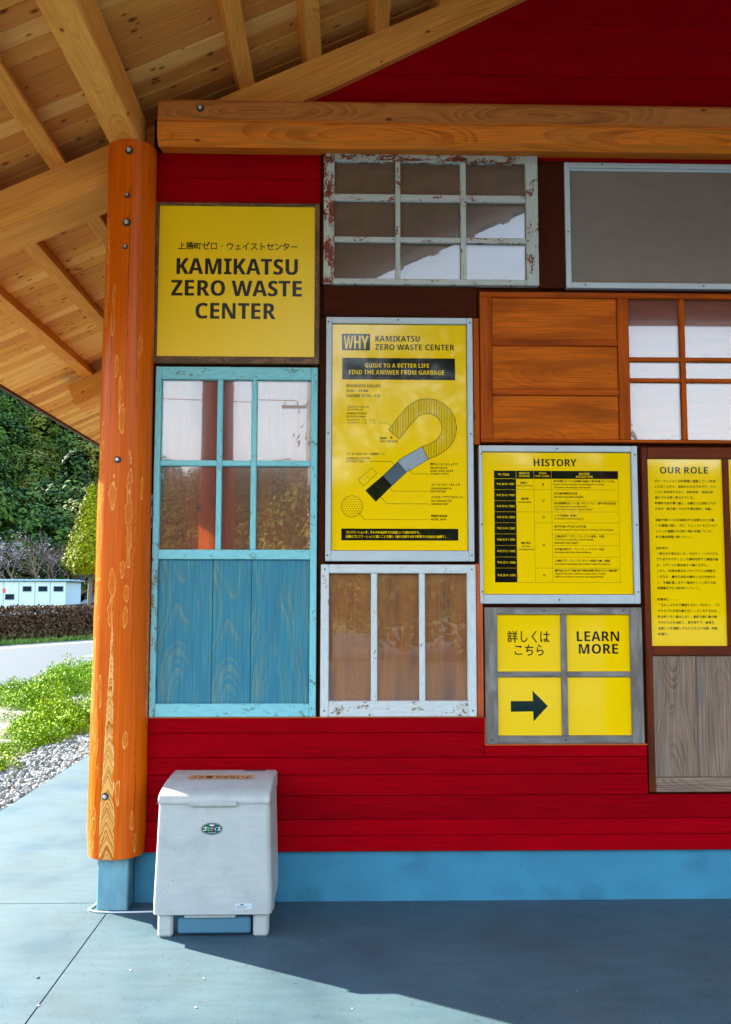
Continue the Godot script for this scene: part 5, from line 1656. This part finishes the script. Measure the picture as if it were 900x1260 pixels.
func build_car() -> void:
	var t := thing("parked_car", Vector3(-11.6, -0.09, -40.2), "dark blue parked car partly hidden by the hedge near the shed", "car")
	t.rotation_degrees.y = 25
	var s := Shape.new()
	var prof := [[-2.0, 0.35], [-2.05, 0.75], [-1.9, 0.95], [-1.0, 1.02], [-0.5, 1.42], [0.6, 1.48], [1.3, 1.42], [1.75, 1.02], [2.0, 0.95], [2.05, 0.4]]
	var hw := 0.8
	for i in prof.size():
		var a: Array = prof[i]
		var b: Array = prof[(i + 1) % prof.size()]
		var ia := 0.12 if a[1] > 1.2 else 0.0
		var ib := 0.12 if b[1] > 1.2 else 0.0
		var nn := Vector3(b[1] - a[1], -(b[0] - a[0]), 0).normalized() * -1.0
		s.quad(Vector3(a[0], a[1], hw - ia), Vector3(b[0], b[1], hw - ib), Vector3(b[0], b[1], -hw + ib), Vector3(a[0], a[1], -hw + ia), nn)
		for sg in [-1.0, 1.0]:
			s.tri(Vector3(0, 0.7, hw * sg), Vector3(a[0], a[1], (hw - ia) * sg), Vector3(b[0], b[1], (hw - ib) * sg), Vector3(0, 0, sg), Vector3(0, 0, sg), Vector3(0, 0, sg))
	part("body", t, s.made(), M.car)
	for sg in [-1.0, 1.0]:
		box("side_window", t, -0.75, 1.3, 1.06, 1.36, sg * 0.77 - 0.01, sg * 0.77 + 0.01, M.glass_dark, 0, 0.0).rotation_degrees.x = -sg * 14
		for x in [-1.3, 1.3]:
			var w := part("wheel", t, lathe([[0.0, -0.1], [0.3, -0.1], [0.32, -0.06], [0.32, 0.06], [0.3, 0.1], [0.0, 0.1]], 18), M.rubber, Vector3(x, 0.32, sg * 0.72))
			w.rotation_degrees.x = 90
			var rim := part("rim", w, lathe([[0.0, -0.105], [0.19, -0.105], [0.19, 0.105], [0.0, 0.105]], 14), M.bolt)

func build_trees() -> void:
	var greens := [
		[Color(0.036, 0.070, 0.010), Color(0.052, 0.095, 0.012), Color(0.024, 0.05, 0.010)],
		[Color(0.09, 0.11, 0.014), Color(0.062, 0.092, 0.012), Color(0.13, 0.13, 0.02)],
		[Color(0.024, 0.05, 0.016), Color(0.034, 0.064, 0.016), Color(0.046, 0.07, 0.014)]]
	var labels := ["dark evergreen tree with a rounded crown on the wooded hill", "olive green bushy tree on the wooded hill", "blue green conical conifer on the wooded hill"]
	var names := ["evergreen_tree", "olive_tree", "conifer_tree"]
	var protos := []
	for i in 3:
		protos.append([crown_mesh(2.6, 5.2, 1.6, 66, 84, 0.34, greens[i]) if i < 2 else crown_mesh(2.3, 8.0, 1.2, 80, 50, 0.40, greens[2], true), trunk_mesh(5.5, 0.16)])
	var made := [null, null, null]
	var count := 0
	var ring := 58.0
	while ring < 124.0:
		var a := -27.0 + rng.randf() * 2.0
		while a < -11.5:
			var aa := deg_to_rad(a + rng.randf_range(-0.7, 0.7))
			var r := ring + rng.randf_range(-1.4, 1.4)
			var x := sin(aa) * r
			var z := -cos(aa) * r + 4.6
			var kind := [0, 0, 1, 1, 0, 2][rng.randi() % 6] as int
			var o: Node3D
			if made[kind] == null:
				o = thing(names[kind], Vector3.ZERO, labels[kind], "tree", "trees on the hill")
				part("crown", o, protos[kind][0], M.leaf)
				part("trunk", o, protos[kind][1], M.bark)
				made[kind] = o
			else:
				o = made[kind].duplicate()
				o.name = "%s_%03d" % [names[kind], count]
				add_child(o, true)
			count += 1
			o.position = Vector3(x, hill_height(x, z) - 0.3, z)
			o.rotation = Vector3(0, rng.randf() * TAU, 0)
			o.scale = Vector3.ONE * rng.randf_range(0.75, 1.2)
			a += rad_to_deg(3.6 / ring) * rng.randf_range(0.85, 1.2)
		ring += 4.2
	# the same wood all round, out of the picture, seen only in reflections
	for kind in 2:
		var mm := MultiMesh.new()
		mm.transform_format = MultiMesh.TRANSFORM_3D
		mm.mesh = protos[kind][0]
		mm.instance_count = 450
		for i in 450:
			var aa := deg_to_rad(rng.randf_range(-11.0, 333.0))
			var r := 58.0 + 80.0 * rng.randf()
			var x := sin(aa) * r
			var z := -cos(aa) * r
			mm.set_instance_transform(i, Transform3D(Basis(Vector3.UP, rng.randf() * TAU).scaled(Vector3.ONE * rng.randf_range(0.9, 1.3)), Vector3(x, hill_height(x, z) - 0.4, z)))
		var o := MultiMeshInstance3D.new()
		o.name = "hillside_wood"
		o.multimesh = mm
		o.material_override = M.leaf
		add_child(o, true)
		tag(o, ["dense dark green wood covering the hills around", "dense olive wood covering the hills around"][kind], "wood", "", "stuff")
	# bare cherry trees behind the shed
	var pos := [Vector3(-15.2, -0.1, -48.0), Vector3(-18.0, -0.1, -46.0), Vector3(-12.6, -0.1, -50.0), Vector3(-20.6, -0.1, -49.0)]
	for i in 4:
		var t := thing("bare_tree", pos[i], ["pale leafless tree with spreading twigs behind the shed", "leafless tree with white blossom at the twig ends behind the shed", "grey leafless tree beside the yellow green conifer", "leafless tree with sparse white blossom behind the far end of the shed"][i], "tree", "bare trees behind the shed")
		var s := Shape.new()
		var tips := []
		for k in 4:
			var d := (Vector3(cos(k * 1.6 + i), 1.25, sin(k * 1.6 + i))).normalized()
			grow(s, Vector3(0, 0.0, 0), d, 1.7, 0.075, 5, tips)
		part("branches", t, s.made(), M.pale_bark)
		if i in [1, 3]:
			var b := Shape.new()
			for q in tips:
				if rng.randf() < 0.4:
					for k in 5:
						var g := rng.randf_range(0.8, 1.1)
						add_leaf(b, q + rnd_dir() * 0.16, rnd_dir(), 0.11, Color(0.44 * g, 0.37 * g, 0.35 * g))
			part("blossom", t, b.made(), M.leaf)
	# scrub under the trees
	var sc := Shape.new()
	for i in 9000:
		var c := Vector3(rng.randf_range(-24.0, -8.0), 0, rng.randf_range(-56.0, -51.0))
		var top := 2.4 + 0.8 * sin(c.x * 1.7) + 0.5 * sin(c.x * 4.1)
		var g := rng.randf_range(0.5, 1.3)
		var cc := Color(0.10, 0.085, 0.07).lerp(Color(0.05, 0.08, 0.03), rng.randf())
		add_leaf(sc, Vector3(c.x, rng.randf() * top, c.z), rnd_dir(), 0.3, Color(cc.r * g, cc.g * g, cc.b * g))
	tag(part("scrub", self, sc.made(), M.leaf), "tangled grey brown scrub at the foot of the hill", "scrub", "", "stuff")
	# trimmed yellow-green conifer
	var con := thing("trimmed_conifer", Vector3(-11.25, -0.1, -36.4), "bright yellow green trimmed conifer beside the log post", "tree")
	var cm := Shape.new()
	for i in 12000:
		var f := pow(rng.randf(), 1.5)
		var y := 2.45 + 3.9 * f
		var prof := 1.35 * (pow(1.0 - f, 0.85) * 0.95 + 0.05) * (0.55 + 0.45 * clampf(f * 9.0, 0.0, 1.0))
		var a := rng.randf() * TAU
		var rr := prof * (0.86 + 0.16 * sin(a * 7.0 + y * 6.0) * sin(y * 5.0 + a * 2.0)) * rng.randf_range(0.86, 1.03)
		var g := rng.randf_range(0.65, 1.25)
		var cc := Color(0.12, 0.16, 0.004).lerp(Color(0.30, 0.29, 0.006), rng.randf())
		add_leaf(cm, Vector3(cos(a) * rr, y, sin(a) * rr), (Vector3(cos(a), 0.5, sin(a)) + rnd_dir() * 0.7).normalized(), 0.12, Color(cc.r * g, cc.g * g, cc.b * g))
	part("crown", con, cm.made(), M.leaf)
	part("trunk", con, trunk_mesh(5.0, 0.1), M.bark)
	# leafy tree facing the wall from the other side of the yard: it shows in the glass
	var yt := thing("roadside_tree", Vector3(-0.4, -0.1, 17.0), "olive yellow leafy tree on the far side of the yard", "tree")
	part("crown", yt, crown_mesh(1.6, 3.0, 1.0, 46, 60, 0.16, [Color(0.22, 0.20, 0.03), Color(0.16, 0.17, 0.03), Color(0.28, 0.24, 0.04)]), M.leaf)
	part("trunk", yt, trunk_mesh(3.6, 0.08), M.bark)

func build_yard_tree() -> void:
	var bt := thing("yard_evergreen", Vector3(2.8, -0.1, 16.0), "tall dark evergreen tree on the far side of the yard", "tree")
	part("crown", bt, crown_mesh(3.0, 6.8, 0.8, 115, 85, 0.24, [Color(0.04, 0.06, 0.015), Color(0.06, 0.075, 0.02)]), M.leaf)
	part("trunk", bt, trunk_mesh(5.6, 0.2), M.bark)

func build_poles() -> void:
	var proto: Node3D = null
	var spots := [[Vector3(-1.0, -0.1, 24.0), "concrete utility pole with two crossarms on the far side of the yard"], [Vector3(-34.0, -0.1, -52.0), "concrete utility pole at the foot of the hill beyond the shed"], [Vector3(14.0, -0.1, -56.0), "concrete utility pole at the foot of the hill behind the building"]]
	for q in spots:
		var o: Node3D
		if proto == null:
			o = thing("utility_pole", q[0], q[1], "utility pole", "utility poles")
			part("shaft", o, lathe([[0.17, -0.1], [0.1, 9.5], [0.0, 9.5]], 12), M.concrete)
			for y in [7.4, 8.8]:
				box("crossarm", o, -0.9, 0.9, y, y + 0.09, -0.05, 0.05, M.bolt_dark, 0, 0.005)
				for x in [-0.8, -0.4, 0.4, 0.8]:
					part("insulator", o, lathe([[0.03, 0.0], [0.05, 0.03], [0.03, 0.07], [0.05, 0.10], [0.0, 0.14]], 8), M.white_metal, Vector3(x, y + 0.09, 0))
			proto = o
		else:
			o = proto.duplicate()
			o.name = "utility_pole_%03d" % spots.find(q)
			add_child(o, true)
			o.position = q[0]
			o.set_meta("label", q[1])
	var wires := [[Vector3(-34, 4.9, -52), Vector3(14, 4.9, -56), 0.022, "thin power line slung in front of the wooded hill"], [Vector3(-1.8, 8.95, 24), Vector3(-22, 7.5, 9), 0.014, "power line running out from the yard pole"], [Vector3(-1.4, 7.55, 24), Vector3(-22, 6.2, 9), 0.014, "lower power line running out from the yard pole"]]
	for w in wires:
		var s := Shape.new()
		var pts := []
		var rad := []
		for i in 17:
			var f := i / 16.0
			pts.append(w[0].lerp(w[1], f) - Vector3(0, 4.0 * f * (1.0 - f) * 0.4, 0))
			rad.append(w[2])
		add_tube(s, pts, rad, 5)
		tag(part("power_line", self, s.made(), M.wire), w[3], "power line")

# ------------------------------------------------------------------ scene
func _ready() -> void:
	rng.seed = 20240607
	# camera
	var cam := Camera3D.new()
	cam.name = "camera"
	cam.fov = rad_to_deg(2.0 * atan(630.0 / 1126.0))
	cam.near = 0.05
	cam.far = 900.0
	var pitch := deg_to_rad(4.99)
	var yaw := deg_to_rad(1.39)
	cam.transform = Transform3D(Basis(Vector3.UP, -yaw) * Basis(Vector3.RIGHT, pitch) * Basis(Vector3.BACK, deg_to_rad(0.073)), Vector3(0, 1.512, 4.6))
	add_child(cam)
	cam.current = true
	# sky and exposure
	var we := WorldEnvironment.new()
	we.name = "world_environment"
	var e := Environment.new()
	e.background_mode = Environment.BG_SKY
	var sm := ProceduralSkyMaterial.new()
	sm.sky_top_color = Color(0.38, 0.55, 0.74)
	sm.sky_horizon_color = Color(0.95, 0.975, 0.965)
	sm.sky_curve = 0.3
	sm.sky_energy_multiplier = 1.0
	sm.ground_bottom_color = Color(0.3, 0.32, 0.28)
	sm.ground_horizon_color = Color(0.6, 0.65, 0.66)
	sm.sun_angle_max = 1.0
	sm.energy_multiplier = 1.5
	var sky := Sky.new()
	sky.sky_material = sm
	e.sky = sky
	e.tonemap_mode = Environment.TONE_MAPPER_LINEAR
	e.tonemap_exposure = 5.1
	e.sdfgi_enabled = true
	e.ssao_enabled = true
	e.ssil_enabled = true
	we.environment = e
	add_child(we)
	# sun: low, from the left and a little behind the wall
	var sun := DirectionalLight3D.new()
	sun.name = "sun"
	var az := Vector3(0.84, 0, 0.542).normalized()
	var el := deg_to_rad(30.0)
	sun.basis = Basis.looking_at(Vector3(az.x * cos(el), -sin(el), az.z * cos(el)), Vector3.UP)
	sun.light_energy = 1.5
	sun.light_color = Color(1.0, 0.98, 0.90)
	sun.light_angular_distance = 0.5
	sun.shadow_enabled = true
	add_child(sun)
	make_materials()
	build_structure()
	build_panels()
	build_outdoors()
	build_bin()
